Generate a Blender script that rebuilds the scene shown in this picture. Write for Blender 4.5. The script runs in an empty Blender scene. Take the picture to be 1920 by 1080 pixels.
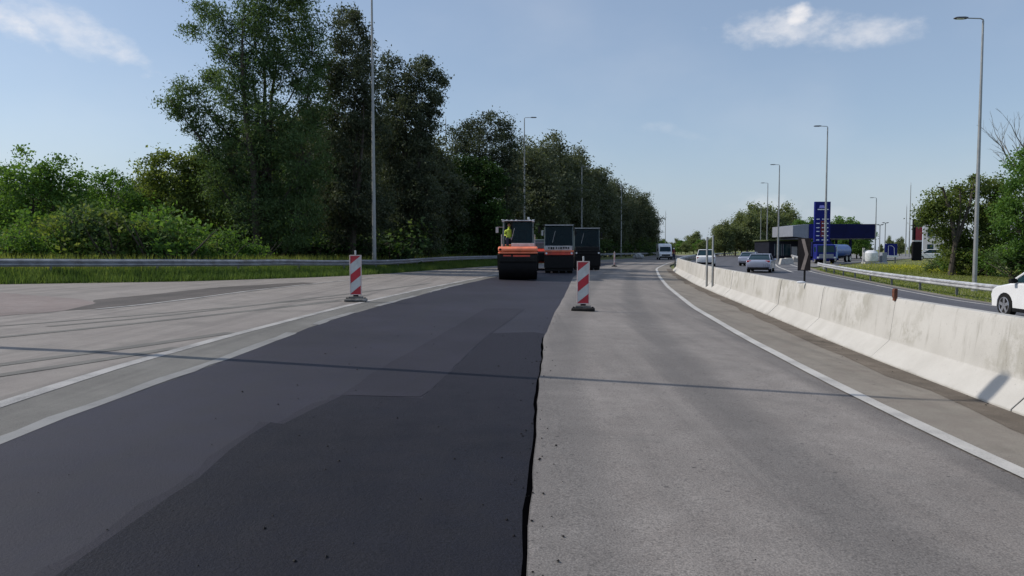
import bpy, bmesh, math, random
import numpy as np
from mathutils import Vector, Matrix
R = math.radians
SC = bpy.context.scene
COL = SC.collection
random.seed(7)

# ------------------------------------------------------------ camera, world, sun, exposure
CH = 1.64; FPX = 1390.0; PITCH = math.atan(74/FPX)
cam_d = bpy.data.cameras.new('camera'); cam = bpy.data.objects.new('camera', cam_d); COL.objects.link(cam)
cam.location = (0, 0, CH); cam.rotation_euler = (R(90)-PITCH, 0, 0)
cam_d.sensor_width = 36; cam_d.lens = 36*FPX/1920; cam_d.clip_start = .05; cam_d.clip_end = 6000
SC.camera = cam
SUN_EL = R(41); SUN_AZ = R(-79.4)            # azimuth from +Y, negative = to the left
S = Vector((math.sin(SUN_AZ)*math.cos(SUN_EL), math.cos(SUN_AZ)*math.cos(SUN_EL), math.sin(SUN_EL)))
sun_d = bpy.data.lights.new('sun', 'SUN'); sun = bpy.data.objects.new('sun', sun_d); COL.objects.link(sun)
sun_d.energy = 3.4; sun_d.angle = R(.3); sun_d.color = (1, .93, .83)
sun.rotation_euler = S.to_track_quat('Z', 'Y').to_euler()
SC.view_settings.view_transform = 'Standard'; SC.view_settings.look = 'None'
SC.view_settings.gamma = 1; SC.view_settings.use_curve_mapping = False
SC.view_settings.exposure = 0.0

class NT:
    """small helper for building node graphs"""
    def __init__(s, nt): s.t = nt; nt.nodes.clear()
    def n(s, typ, **kw):
        nd = s.t.nodes.new(typ)
        for k, v in kw.items():
            if k.startswith('i_'):
                key = k[2:]; key = int(key) if key.isdigit() else key.replace('_', ' ')
                s.put(nd.inputs[key], v)
            else: setattr(nd, k, v)
        return nd
    def put(s, inp, v):
        if hasattr(v, 'is_output') or isinstance(v, bpy.types.NodeSocket): s.t.links.new(v, inp)
        elif isinstance(v, bpy.types.Node): s.t.links.new(v.outputs[0], inp)
        else: inp.default_value = v
    def m(s, op, a, b=0.0, c=0.0, clamp=False):
        nd = s.t.nodes.new('ShaderNodeMath'); nd.operation = op; nd.use_clamp = clamp
        for i, v in enumerate((a, b, c)): s.put(nd.inputs[i], v)
        return nd.outputs[0]
    def mix(s, f, a, b, blend='MIX'):
        nd = s.t.nodes.new('ShaderNodeMix'); nd.data_type = 'RGBA'; nd.blend_type = blend
        s.put(nd.inputs[0], f)
        for i, v in ((6, a), (7, b)):
            if isinstance(v, tuple) and len(v) == 3: v = (*v, 1)
            s.put(nd.inputs[i], v)
        return nd.outputs[2]
    def ss(s, v, lo, hi, a=0.0, b=1.0):
        nd = s.t.nodes.new('ShaderNodeMapRange'); nd.interpolation_type = 'SMOOTHSTEP'
        for i, x in enumerate((v, lo, hi, a, b)): s.put(nd.inputs[i], x)
        return nd.outputs[0]
    def noise(s, vec, scale, detail=4, rough=.55, dist=0.0):
        return s.n('ShaderNodeTexNoise', i_Vector=vec, i_Scale=scale, i_Detail=detail, i_Roughness=rough, i_Distortion=dist).outputs[0]

def ray(u, v):
    a = (u-960)/FPX; b = -(v-540)/FPX
    return (a, math.cos(PITCH)+b*math.sin(PITCH), b*math.cos(PITCH)-math.sin(PITCH))

world = bpy.data.worlds.new('World'); SC.world = world; world.use_nodes = True
W = NT(world.node_tree)
sky = W.n('ShaderNodeTexSky'); sky.sky_type = 'NISHITA'; sky.sun_disc = False
sky.sun_elevation = SUN_EL; sky.sun_rotation = SUN_AZ
sky.air_density = 1.0; sky.dust_density = .9; sky.ozone_density = 1.5; sky.altitude = 50
tc = W.n('ShaderNodeTexCoord').outputs['Generated']
xyz = W.n('ShaderNodeSeparateXYZ', i_0=tc)
az = W.m('ARCTAN2', xyz.outputs[0], xyz.outputs[1]); el = W.m('ARCSINE', xyz.outputs[2])
comb = W.n('ShaderNodeCombineXYZ', i_0=az, i_1=W.m('MULTIPLY', el, 1.6))
nz = W.noise(comb, 16, 6, .55); nz2 = W.noise(comb, 55, 4, .55)
nsum = W.m('ADD', W.m('MULTIPLY', W.m('SUBTRACT', nz, .5), 2.6), W.m('MULTIPLY', W.m('SUBTRACT', nz2, .5), 1.5))
def cloud(u, v, ru, rv, soft, strength, tilt=0.0):
    d = Vector(ray(u, v)).normalized(); a0 = math.atan2(d.x, d.y); e0 = math.asin(d.z)
    da = W.m('SUBTRACT', az, a0); de = W.m('SUBTRACT', W.m('SUBTRACT', el, e0), W.m('MULTIPLY', da, tilt))
    x = W.m('DIVIDE', da, ru/FPX); y = W.m('DIVIDE', de, rv/FPX)
    r = W.m('ADD', W.m('MULTIPLY', x, x), W.m('MULTIPLY', y, y))
    k = W.m('ADD', W.m('SUBTRACT', 1.0, r), nsum)
    return W.m('MULTIPLY', W.ss(k, -.1, soft*1.9), strength)
cl = None
for args in [(1440, 54, 105, 32, 1.0, .66), (1520, 52, 95, 30, 1.0, .66), (1500, 30, 28, 24, .8, .85), (1610, 64, 115, 27, 1.1, .58), (20, 42, 60, 28, 1.1, .85, -.4),
             (110, 48, 110, 36, 1.3, .65, -.4), (205, 82, 80, 34, 1.2, .75, -.5), (1225, 240, 45, 14, 1.3, .22), (1300, 255, 55, 12, 1.4, .16, -.15),
             (1700, 320, 60, 12, 1.4, .13), (1430, 385, 75, 22, 1.2, .42), (1560, 400, 60, 16, 1.3, .25)]:
    c = cloud(*args); cl = c if cl is None else W.m('MAXIMUM', cl, c)
veil = W.m('MULTIPLY', W.ss(W.noise(comb, 3.0, 5, .5), .42, .72), .10)
cl = W.m('MAXIMUM', cl, veil)
skyc = W.mix(.32, sky.outputs[0], (4.1, 5.1, 6.8))
skyc = W.mix(W.ss(el, -.05, .16, .8, 0), skyc, (3.75, 4.55, 5.7))
skyc = W.mix(cl, skyc, (8.3, 8.1, 8.1))
W.n('ShaderNodeOutputWorld', i_0=W.n('ShaderNodeBackground', i_0=skyc, i_1=.115))

# ------------------------------------------------------------ terrain function
def interp(pts, y):
    """pts: list of (x, y) with rising y -> x at y"""
    if y <= pts[0][1]: a, b = pts[0], pts[1]
    elif y >= pts[-1][1]: a, b = pts[-2], pts[-1]
    else:
        for a, b in zip(pts, pts[1:]):
            if a[1] <= y <= b[1]: break
    return a[0]+(b[0]-a[0])*(y-a[1])/(b[1]-a[1])
EDGE_L = [(-60, 4), (-40, 14), (-24, 23.5), (-18.2, 27), (-13.6, 31), (-9.9, 37.5), (-7.6, 44), (-6.0, 52), (-2.0, 68), (2.8, 80), (9.5, 101), (18.5, 125), (28, 148), (38, 170), (54, 205), (78, 250)]
FOOT = [(4.86, -8), (5.0, 0), (5.28, 7.5), (5.44, 8.9), (5.75, 11.8), (6.33, 16.2), (7.26, 22.9), (9.12, 37), (11.85, 54), (15.6, 74), (22, 98), (30, 125), (43, 160), (60, 200), (84, 250)]
EDGE_R = [(17.7, -8), (17.8, 20), (18.4, 30), (20.6, 41), (24.2, 58), (34.5, 92), (47, 130), (58, 160), (75, 200), (100, 250)]
def sst(t): t = max(0, min(1, t)); return t*t*(3-2*t)
def gz(x, y):
    s = .005+.025/(1+(max(y, 0)/45)**4)
    l = x
    if l < -6: l = -6+(l+6)*.5
    if l > 26: l = 26+(l-26)*.2
    z = -s*max(-18, min(34, l))
    if x < 40:
        z += .28*sst((interp(EDGE_L, y)-.3-x)/1.6)
    return z
def gp(u, v, off=0.0):
    d = ray(u, v); f = lambda t: CH+d[2]*t-gz(d[0]*t, d[1]*t)-off
    lo = t = .5
    while f(t) > 0 and t < 2000: lo = t; t *= 1.02
    hi = t
    for _ in range(40):
        m = (lo+hi)/2
        if f(m) > 0: lo = m
        else: hi = m
    return (d[0]*lo, d[1]*lo)
def at(u, v, d):
    """world point seen in direction (u, v) at distance d ahead"""
    r = ray(u, v); k = d/r[1]
    return Vector((r[0]*k, d, CH+r[2]*k))
def ground(u, d):
    x = (u-960)/FPX*d
    return Vector((x, d, gz(x, d)))

# ------------------------------------------------------------ materials
def mat(name, col, rough=.6, metal=0.0, var=.15, vscale=6, bump=0.0, bscale=60, coat=0.0, dirt=None, dscale=2.0, spec=.5):
    m = bpy.data.materials.new(name); m.use_nodes = True; g = NT(m.node_tree)
    tc = g.n('ShaderNodeTexCoord').outputs['Object']
    nz = g.noise(tc, vscale, 5)
    c = g.mix(g.ss(nz, .3, .7), tuple(x*(1-var) for x in col), tuple(min(1, x*(1+var)) for x in col))
    if dirt: c = g.mix(g.m('MULTIPLY', g.ss(g.noise(tc, dscale, 6, .65), .48, .7), dirt[3]), c, dirt[:3])
    b = g.n('ShaderNodeBsdfPrincipled', i_Base_Color=c, i_Roughness=g.ss(nz, .2, .8, rough*.85, min(1, rough*1.15)), i_Metallic=metal)
    b.inputs['Specular IOR Level'].default_value = spec; b.inputs['Coat Weight'].default_value = coat; b.inputs['Coat Roughness'].default_value = .06
    if bump: g.put(b.inputs['Normal'], g.n('ShaderNodeBump', i_Height=g.noise(tc, bscale, 3), i_Strength=bump, i_Distance=.01))
    g.n('ShaderNodeOutputMaterial', i_0=b); return m

def asphalt(name, col, grain=.35, tint=None, blotch=.12, streak=0.0, stain=None, pits=.5, rough=.75, bump=.5, fine=150, wheel=0.0, spec=.35, fade=None):
    m = bpy.data.materials.new(name); m.use_nodes = True; g = NT(m.node_tree)
    tc = g.n('ShaderNodeTexCoord').outputs['Object']
    big = g.noise(tc, .35, 5, .6); mid = g.noise(tc, 3.0, 5, .6)
    st = g.noise(g.n('ShaderNodeMapping', i_Vector=tc, i_Scale=(3.2, .07, 1)), 1.0, 4, .6)
    f1 = g.noise(tc, fine, 3, .7); f2 = g.noise(tc, fine*.36, 3, .7)
    c = g.mix(g.ss(big, .3, .7), tuple(x*(1-blotch) for x in col), tuple(x*(1+blotch) for x in col))
    if tint: c = g.mix(g.ss(mid, .35, .75, 0, .5), c, tint)
    c = g.mix(g.ss(mid, .3, .7, 0, blotch), c, (0.02, .02, .02))
    if streak: c = g.mix(g.m('MULTIPLY', g.ss(st, .42, .72), streak), c, (.03, .03, .032))
    if fade:  # lightens along the road: grazing sheen put into the colour
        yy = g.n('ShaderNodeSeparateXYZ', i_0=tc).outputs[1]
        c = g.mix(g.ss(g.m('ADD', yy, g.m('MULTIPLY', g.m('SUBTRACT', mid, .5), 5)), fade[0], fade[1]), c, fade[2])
    if wheel:
        xx = g.n('ShaderNodeSeparateXYZ', i_0=g.n('ShaderNodeUVMap', uv_map='UVMap')).outputs[0]
        w = g.m('COSINE', g.m('MULTIPLY', g.m('ADD', xx, g.m('MULTIPLY', g.m('SUBTRACT', st, .5), .5)), 2*math.pi/1.75))
        c = g.mix(g.ss(w, -.2, 1, 0, wheel), c, (.06, .06, .062))
    k1 = 1-grain*.75; k2 = 1+grain*.75
    c = g.mix(g.ss(f1, .3, .72, 0, 1), g.mix(1.0, c, (k1, k1, k1), 'MULTIPLY'), g.mix(1.0, c, (k2, k2, k2), 'MULTIPLY'))
    c = g.mix(g.ss(f2, .30, .46, grain*.8, 0), c, (.012, .012, .014))
    if pits:
        vo = g.n('ShaderNodeTexVoronoi', i_Vector=tc, i_Scale=4.6, i_Randomness=1.0)
        pm = g.m('MULTIPLY', g.ss(vo.outputs['Distance'], .05, .11, 1, 0), g.ss(g.noise(tc, 2.3, 3), .46, .54))
        c = g.mix(g.m('MULTIPLY', pm, pits), c, (.008, .008, .01))
    if stain: c = g.mix(g.m('MULTIPLY', g.ss(g.noise(tc, .9, 6, .65), .5, .72), stain[3]), c, stain[:3])
    b = g.n('ShaderNodeBsdfPrincipled', i_Base_Color=c, i_Roughness=rough)
    b.inputs['Specular IOR Level'].default_value = spec
    h = g.m('ADD', f1, g.m('MULTIPLY', f2, 1.5))
    g.put(b.inputs['Normal'], g.n('ShaderNodeBump', i_Height=h, i_Strength=bump, i_Distance=.006))
    g.n('ShaderNodeOutputMaterial', i_0=b); return m

def paint_line(name, col, wear):
    m = bpy.data.materials.new(name); m.use_nodes = True; g = NT(m.node_tree)
    tc = g.n('ShaderNodeTexCoord').outputs['Object']
    w = g.m('ADD', g.m('MULTIPLY', g.noise(tc, 1.3, 5, .65), .6), g.m('MULTIPLY', g.noise(tc, 70, 3, .7), .4))
    c = g.mix(g.m('MULTIPLY', g.ss(w, .42, .66), wear), col, (.16, .155, .15))
    b = g.n('ShaderNodeBsdfPrincipled', i_Base_Color=c, i_Roughness=.6)
    g.put(b.inputs['Normal'], g.n('ShaderNodeBump', i_Height=g.noise(tc, 120, 3), i_Strength=.3, i_Distance=.004))
    g.n('ShaderNodeOutputMaterial', i_0=b); return m

def leaf_mat(name, c1, c2, c3, trans=.3):
    m = bpy.data.materials.new(name); m.use_nodes = True; g = NT(m.node_tree)
    a = g.n('ShaderNodeAttribute', attribute_name='tint').outputs['Fac']
    r = g.n('ShaderNodeValToRGB', i_0=a); e = r.color_ramp.elements
    e[0].position = 0; e[0].color = (*c1, 1); e[1].position = 1; e[1].color = (*c3, 1)
    k = e.new(.5); k.color = (*c2, 1)
    b = g.n('ShaderNodeBsdfPrincipled', i_Base_Color=r.outputs[0], i_Roughness=.7)
    b.inputs['Specular IOR Level'].default_value = .2
    t = g.n('ShaderNodeBsdfTranslucent', i_0=g.mix(1.0, r.outputs[0], (1.0, 1.0, .45), 'MULTIPLY'))
    g.n('ShaderNodeOutputMaterial', i_0=g.n('ShaderNodeMixShader', i_0=trans, i_1=b.outputs[0], i_2=t.outputs[0])); return m

def grass_ground(name):
    m = bpy.data.materials.new(name); m.use_nodes = True; g = NT(m.node_tree)
    tc = g.n('ShaderNodeTexCoord').outputs['Object']
    c = g.mix(g.ss(g.noise(tc, .25, 6, .65), .35, .65), (.15, .175, .045), (.235, .235, .085))
    c = g.mix(g.ss(g.noise(tc, 5, 6, .7), .4, .7), c, (.095, .12, .034))
    c = g.mix(g.ss(g.noise(tc, .09, 3), .55, .7, 0, .5), c, (.16, .15, .06))
    b = g.n('ShaderNodeBsdfPrincipled', i_Base_Color=c, i_Roughness=.9)
    g.put(b.inputs['Normal'], g.n('ShaderNodeBump', i_Height=g.noise(tc, 14, 6, .7), i_Strength=1.0, i_Distance=.12))
    g.n('ShaderNodeOutputMaterial', i_0=b); return m

def glass_mat(name, tint, mixv=.55):
    m = bpy.data.materials.new(name); m.use_nodes = True; g = NT(m.node_tree)
    nz = g.noise(g.n('ShaderNodeTexCoord').outputs['Object'], 3, 3)
    gl = g.n('ShaderNodeBsdfPrincipled', i_Base_Color=g.mix(nz, (.012, .034, .048), (.024, .058, .072)), i_Roughness=.10)
    gl.inputs['Specular IOR Level'].default_value = .25
    tr = g.n('ShaderNodeBsdfTransparent', i_0=(*tint, 1))
    g.n('ShaderNodeOutputMaterial', i_0=g.n('ShaderNodeMixShader', i_0=mixv, i_1=tr.outputs[0], i_2=gl.outputs[0])); return m

def concrete(name):
    m = bpy.data.materials.new(name); m.use_nodes = True; g = NT(m.node_tree)
    tc = g.n('ShaderNodeTexCoord').outputs['Object']
    c = g.mix(g.ss(g.noise(tc, 1.0, 6, .6), .3, .7), (.45, .435, .405), (.53, .515, .485))
    # rain streaks running down the face
    st = g.noise(g.n('ShaderNodeMapping', i_Vector=tc, i_Scale=(4.5, 4.5, .35)), 1.0, 5, .7)
    z = g.n('ShaderNodeSeparateXYZ', i_0=tc).outputs[2]
    c = g.mix(g.m('MULTIPLY', g.m('MULTIPLY', g.ss(st, .54, .70), g.ss(z, .1, .4)), .55), c, (.22, .205, .17))
    # large patchy damp stains
    bl = g.noise(tc, .55, 3, .5); bl2 = g.noise(tc, 2.6, 6, .7)
    k = g.m('MULTIPLY', g.ss(bl, .50, .60), g.ss(bl2, .44, .56))
    c = g.mix(g.m('MULTIPLY', g.m('MULTIPLY', k, g.ss(z, .12, .30)), .5), c, (.27, .255, .205))
    dots = g.n('ShaderNodeTexVoronoi', i_Vector=tc, i_Scale=9.0).outputs['Distance']
    c = g.mix(g.m('MULTIPLY', g.ss(dots, .05, .10, 1, 0), .35), c, (.12, .11, .1))
    # grime by the road
    c = g.mix(g.m('MULTIPLY', g.ss(g.m('ADD', z, g.m('MULTIPLY', bl2, .25)), -.08, .06, 1, 0), .75), c, (.16, .145, .125))
    c = g.mix(g.ss(g.noise(tc, 110, 3, .7), .3, .7, .12, 0), c, (.1, .1, .1))
    b = g.n('ShaderNodeBsdfPrincipled', i_Base_Color=c, i_Roughness=.85)
    g.put(b.inputs['Normal'], g.n('ShaderNodeBump', i_Height=g.m('ADD', g.noise(tc, 60, 4), bl2), i_Strength=.35, i_Distance=.01))
    g.n('ShaderNodeOutputMaterial', i_0=b); return m

M = dict(
    grass=grass_ground('verge_grass_ground'),
    old_left=asphalt('old_asphalt_left', (.275, .250, .228), .25, (.265, .232, .215), .10, .30, rough=.8, wheel=0, stain=(.12, .115, .105, .45)),
    strip=asphalt('worn_asphalt_strip', (.178, .172, .158), .35, None, .14, .25, rough=.85, stain=(.21, .205, .19, .5)),
    old=asphalt('old_asphalt_lane', (.250, .228, .210), .50, (.258, .228, .208), .14, .15, rough=.8, wheel=.34, fine=88, spec=.3, stain=(.10, .095, .09, .30)),
    new=asphalt('fresh_asphalt_rolled', (.0285, .027, .040), .35, (.037, .032, .044), .22, .30, rough=.66, bump=.35, spec=.28),
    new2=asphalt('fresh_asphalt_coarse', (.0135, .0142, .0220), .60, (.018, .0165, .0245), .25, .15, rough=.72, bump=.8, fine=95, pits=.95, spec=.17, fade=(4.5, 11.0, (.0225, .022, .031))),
    new3=asphalt('fresh_asphalt_mid', (.0285, .0265, .038), .4, None, .2, .2, rough=.68, bump=.5, spec=.22),
    other=asphalt('dark_carriageway', (.110, .108, .120), .30, None, .10, .20, rough=.7, wheel=.25),
    apron=asphalt('service_asphalt', (.22, .215, .21), .2, None, .2, .1, rough=.8),
    shoulder=asphalt('shoulder_asphalt', (.245, .222, .188), .32, (.25, .21, .18), .14, .3, rough=.85, stain=(.13, .11, .09, .5)),
    dirt=asphalt('gutter_dirt', (.165, .138, .110), .5, (.20, .16, .12), .35, .2, rough=.95, stain=(.06, .048, .036, .8)),
    pink=asphalt('reddish_paving', (.25, .212, .198), .35, (.265, .20, .185), .12, .1, rough=.85, stain=(.14, .12, .11, .6)),
    patch=asphalt('dark_patch', (.115, .102, .094), .4, None, .2, .3, rough=.9),
    seam_black=mat('seam_shade_joint_black', (.0015, .0015, .002), .95, bump=.5, bscale=40, spec=0.0),  # near black: painted cavity shade at the lane seam, also barrier joint filler
    line=paint_line('white_road_paint', (.43, .415, .395), .95),
    line2=paint_line('fresh_white_road_paint', (.52, .50, .465), .55),
    faded=paint_line('faded_road_paint', (.25, .247, .238), .9),
    concrete=concrete('barrier_concrete'),
    galv=mat('galvanised_steel', (.56, .57, .59), .45, .35, .18, 3, .1, 20, dirt=(.2, .19, .18, .4)),
    galv2=mat('shaded_galvanised_steel', (.30, .31, .34), .55, .3, .22, 3, .1, 20, dirt=(.16, .14, .12, .6)),  # duller copy of galv: shade on the left rail's face put into the colour
    galv_d=mat('galvanised_post', (.22, .22, .22), .6, .4, .2, 5, dirt=(.15, .10, .06, .4)),
    pole=mat('grey_lamp_pole', (.30, .31, .31), .5, .5, .12, 2),
    lampd=mat('lamp_head', (.10, .10, .11), .5, .2),
    dark=mat('black_plastic', (.008, .008, .009), .6, 0, .3, 8, spec=.2),
    rubber=mat('black_rubber', (.010, .010, .010), .85, 0, .3, 12, .4, 60, dirt=(.045, .042, .04, .5), spec=.2),
    white=mat('white_paint', (.78, .79, .80), .28, 0, .03, 2, coat=.6),
    silver=mat('silver_paint', (.42, .44, .54), .3, .5, .05, 2, coat=.6),
    sheet=mat('white_reflective_sheet', (.50, .52, .52), .45, 0, .08, 5, dirt=(.26, .25, .23, .65)),
    red=mat('red_reflective_sheet', (.42, .018, .035), .45, 0, .12, 5, dirt=(.20, .04, .04, .7)),
    pinkf=mat('beacon_frame', (.62, .50, .48), .5, 0, .1, 5, dirt=(.35, .25, .22, .4)),
    recyc=mat('recycled_rubber_base', (.09, .09, .088), .9, 0, .3, 15, .6, 50, dirt=(.34, .33, .31, .8), dscale=5),
    orange=mat('orange_machine_paint', (.92, .24, .12), .42, 0, .10, 3, coat=.3, dirt=(.38, .12, .07, .4)),
    redm=mat('red_machine_paint', (.62, .05, .022), .45, 0, .15, 3, coat=.3, dirt=(.1, .03, .02, .5)),
    mgrey=mat('dark_machine_paint', (.009, .0095, .011), .5, 0, .2, 4, dirt=(.028, .025, .022, .5), spec=.2),
    drum=mat('steel_drum_dirty', (.006, .006, .007), .65, 0, .3, 3, .2, 30, spec=.15),
    pale=mat('pale_machine_panel', (.46, .45, .45), .5, 0, .15, 8, dirt=(.15, .13, .12, .5)),
    teal=mat('grey_green_panel', (.10, .13, .135), .5, 0, .2, 3),
    glass=glass_mat('tinted_cab_glass', (.30, .50, .60), .35),
    cglass=glass_mat('dark_car_glass', (.12, .15, .17), .75),
    chrome=mat('alloy_wheel', (.62, .63, .66), .3, .8, .05),
    tail=mat('tail_lamp_red', (.35, .01, .01), .25, 0, .1, coat=.5),
    head=mat('headlamp_lens', (.65, .68, .72), .12, 0, .05, coat=.8),
    skin=mat('skin', (.42, .24, .16), .55, 0, .06, 20),
    hivis=mat('hi_vis_yellow_cloth', (.62, .80, .10), .8, 0, .15, 12),
    navy=mat('navy_cloth', (.02, .025, .05), .85, 0, .2, 10),
    wine=mat('dark_red_cloth', (.16, .018, .028), .85, 0, .2, 10),
    helmet=mat('white_helmet', (.75, .75, .72), .35, 0, .05),
    bark=mat('tree_bark', (.060, .050, .040), .95, 0, .35, 5, .9, 14),
    barkp=mat('pale_bark', (.16, .15, .125), .95, 0, .3, 5, .9, 14),
    blue=mat('station_blue', (.010, .016, .16), .5, 0, .1, 1, spec=.15),
    blued=mat('station_dark_blue', (.007, .010, .058), .5, 0, .15, 1, spec=.1),
    bluet=mat('truck_blue', (.045, .12, .38), .4, 0, .15, 2, coat=.3),
    bluel=mat('light_blue_cab', (.12, .26, .52), .4, 0, .1, 2, coat=.3),
    sgrey=mat('canopy_grey', (.24, .26, .31), .6, 0, .06, 2),
    wallg=mat('dark_cladding', (.016, .018, .028), .7, 0, .2, 1.5, spec=.1),
    roofg=mat('green_flat_roof', (.06, .08, .03), .9, 0, .3, 2),
    digit=mat('price_white', (.80, .80, .84), .5, 0, .05),
    digitr=mat('price_panel_red', (.16, .006, .014), .5, 0, .15),
    digitl=mat('sign_lilac', (.32, .30, .80), .5, 0, .1),
    tred=mat('totem_red', (.30, .02, .035), .45, 0, .1, 2),
    wall=mat('pale_building_wall', (.46, .47, .50), .8, 0, .08, 1.5),
    tank=mat('white_tank', (.70, .72, .75), .5, 0, .10, 3, dirt=(.45, .45, .44, .4)),
    signb=mat('sign_back_dark', (.010, .009, .011), .7, 0, .3, 8, spec=.1),
    chev=mat('chevron_taupe', (.14, .12, .115), .6, 0, .15, 8),
    rust=mat('rusty_steel', (.13, .045, .025), .85, .1, .35, 12, .5, 50),
    conc2=mat('concrete_block', (.45, .44, .42), .9, 0, .15, 4, .3, 20),
    wrap=mat('pale_sacking', (.40, .40, .39), .8, 0, .25, 4, .6, 9),
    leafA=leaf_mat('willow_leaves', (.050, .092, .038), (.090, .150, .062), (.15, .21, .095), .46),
    leafB=leaf_mat('grey_willow_leaves', (.034, .048, .030), (.068, .088, .054), (.140, .162, .108), .32),
    leafG=leaf_mat('hazed_grey_willow_leaves', (.056, .072, .044), (.098, .118, .074), (.18, .20, .135), .40),  # lighter copy of leafB: distance haze put into the leaf colour
    leafC=leaf_mat('fresh_green_leaves', (.062, .125, .032), (.115, .22, .052), (.20, .33, .085), .5),
    leafD=leaf_mat('olive_green_leaves', (.085, .125, .035), (.155, .21, .058), (.26, .31, .105), .5),
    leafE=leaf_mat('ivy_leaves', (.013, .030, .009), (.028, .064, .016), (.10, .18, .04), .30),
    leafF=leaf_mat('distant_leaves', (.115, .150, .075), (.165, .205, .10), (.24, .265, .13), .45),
    grassb=leaf_mat('grass_blades', (.14, .18, .045), (.22, .265, .068), (.33, .35, .12), .5),
    grassd=leaf_mat('deep_grass_blades', (.060, .110, .030), (.115, .185, .050), (.20, .27, .085), .45),
    flower=leaf_mat('yellow_flowers', (.20, .26, .02), (.42, .42, .02), (.62, .56, .03), .2),
)

# ------------------------------------------------------------ mesh helpers
def tag(o, label=None, cat=None, group=None, kind=None):
    if label: o['label'] = label
    if cat: o['category'] = cat
    if group: o['group'] = group
    if kind: o['kind'] = kind
    return o
def thing(name, label, cat, loc=(0, 0, 0), rz=0.0, group=None):
    o = bpy.data.objects.new(name, None); COL.objects.link(o); o.empty_display_size = .2
    o.location = loc; o.rotation_euler = (0, 0, rz)
    return tag(o, label, cat, group)
class MB:
    def __init__(s): s.v = []; s.f = []
    def add(s, vs, fs):
        k = len(s.v); s.v += [tuple(p) for p in vs]; s.f += [tuple(i+k for i in f) for f in fs]; return s
    def box(s, x0, x1, y0, y1, z0, z1, M4=None):
        vs = [Vector((x, y, z)) for z in (z0, z1) for y in (y0, y1) for x in (x0, x1)]
        if M4: vs = [M4 @ p for p in vs]
        return s.add(vs, [(0, 2, 3, 1), (4, 5, 7, 6), (0, 1, 5, 4), (2, 6, 7, 3), (0, 4, 6, 2), (1, 3, 7, 5)])
    def tube(s, pts, rad, n=8, cap=True):
        pts = [Vector(p) for p in pts]
        if not hasattr(rad, '__len__'): rad = [rad]*len(pts)
        vs = []; up = Vector((0, 0, 1)); a = None
        for i, p in enumerate(pts):
            d = (pts[min(i+1, len(pts)-1)]-pts[max(i-1, 0)]).normalized()
            if a is None: a = d.cross(up if abs(d.z) < .95 else Vector((1, 0, 0))).normalized()
            else: a = (a-d*a.dot(d)).normalized()
            b = d.cross(a)
            for k in range(n):
                t = 2*math.pi*k/n; vs.append(p+(a*math.cos(t)+b*math.sin(t))*rad[i])
        fs = [(i*n+k, i*n+(k+1) % n, (i+1)*n+(k+1) % n, (i+1)*n+k) for i in range(len(pts)-1) for k in range(n)]
        if cap: fs += [tuple(range(n))[::-1], tuple((len(pts)-1)*n+k for k in range(n))]
        return s.add(vs, fs)
    def cyl(s, a, b, r, n=20): return s.tube([a, b], r, n)
    def prism(s, poly, axis, a, b, taper=None):
        """poly 2-D extruded along axis from a to b; taper: list of (pos, scale about centre) rings"""
        rings = taper or [(a, 1, 1), (b, 1, 1)]
        cx = sum(p[0] for p in poly)/len(poly); cy = sum(p[1] for p in poly)/len(poly)
        vs = []; n = len(poly)
        for r in rings:
            pos, s1, s2 = r
            for p, q in poly:
                P_ = (cx+(p-cx)*s1, cy+(q-cy)*s2)
                vs.append({'x': (pos, P_[0], P_[1]), 'y': (P_[0], pos, P_[1]), 'z': (P_[0], P_[1], pos)}[axis])
        fs = [(i*n+k, i*n+(k+1) % n, (i+1)*n+(k+1) % n, (i+1)*n+k) for i in range(len(rings)-1) for k in range(n)]
        fs += [tuple(range(n))[::-1], tuple((len(rings)-1)*n+k for k in range(n))]
        return s.add(vs, fs)
    def ball(s, c, r, n=8, sq=(1, 1, 1)):
        c = Vector(c); vs = []; fs = []
        for i in range(n+1):
            th = math.pi*i/n
            for k in range(2*n):
                ph = math.pi*k/n
                vs.append((c.x+r*sq[0]*math.sin(th)*math.cos(ph), c.y+r*sq[1]*math.sin(th)*math.sin(ph), c.z+r*sq[2]*math.cos(th)))
        for i in range(n):
            for k in range(2*n):
                a = i*2*n+k; b = i*2*n+(k+1) % (2*n)
                if i == 0: fs.append((a, a+2*n, b+2*n))
                elif i == n-1: fs.append((a, a+2*n, b))
                else: fs.append((a, a+2*n, b+2*n, b))
        return s.add(vs, fs)
def P(name, mb, m, parent=None, bevel=0.0, smooth=False, seg=2):
    me = bpy.data.meshes.new(name); me.from_pydata(mb.v, [], mb.f); me.validate()
    bm = bmesh.new(); bm.from_mesh(me); bmesh.ops.recalc_face_normals(bm, faces=bm.faces)
    big = [f for f in bm.faces if len(f.verts) > 4]
    if big: bmesh.ops.triangulate(bm, faces=big)
    bm.to_mesh(me); bm.free()
    o = bpy.data.objects.new(name, me); COL.objects.link(o); me.materials.append(M[m])
    if parent: o.parent = parent
    if bevel:
        b = o.modifiers.new('bevel', 'BEVEL'); b.width = bevel; b.segments = seg; b.limit_method = 'ANGLE'; b.angle_limit = R(35)
    if smooth or bevel:
        try:
            me.shade_smooth(); me.set_sharp_from_angle(angle=R(38))
        except Exception: pass
    return o
def copy_tree(o, parent=None):
    c = o.copy(); COL.objects.link(c)
    if parent: c.parent = parent
    for ch in list(o.children): copy_tree(ch, c)
    return c

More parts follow.
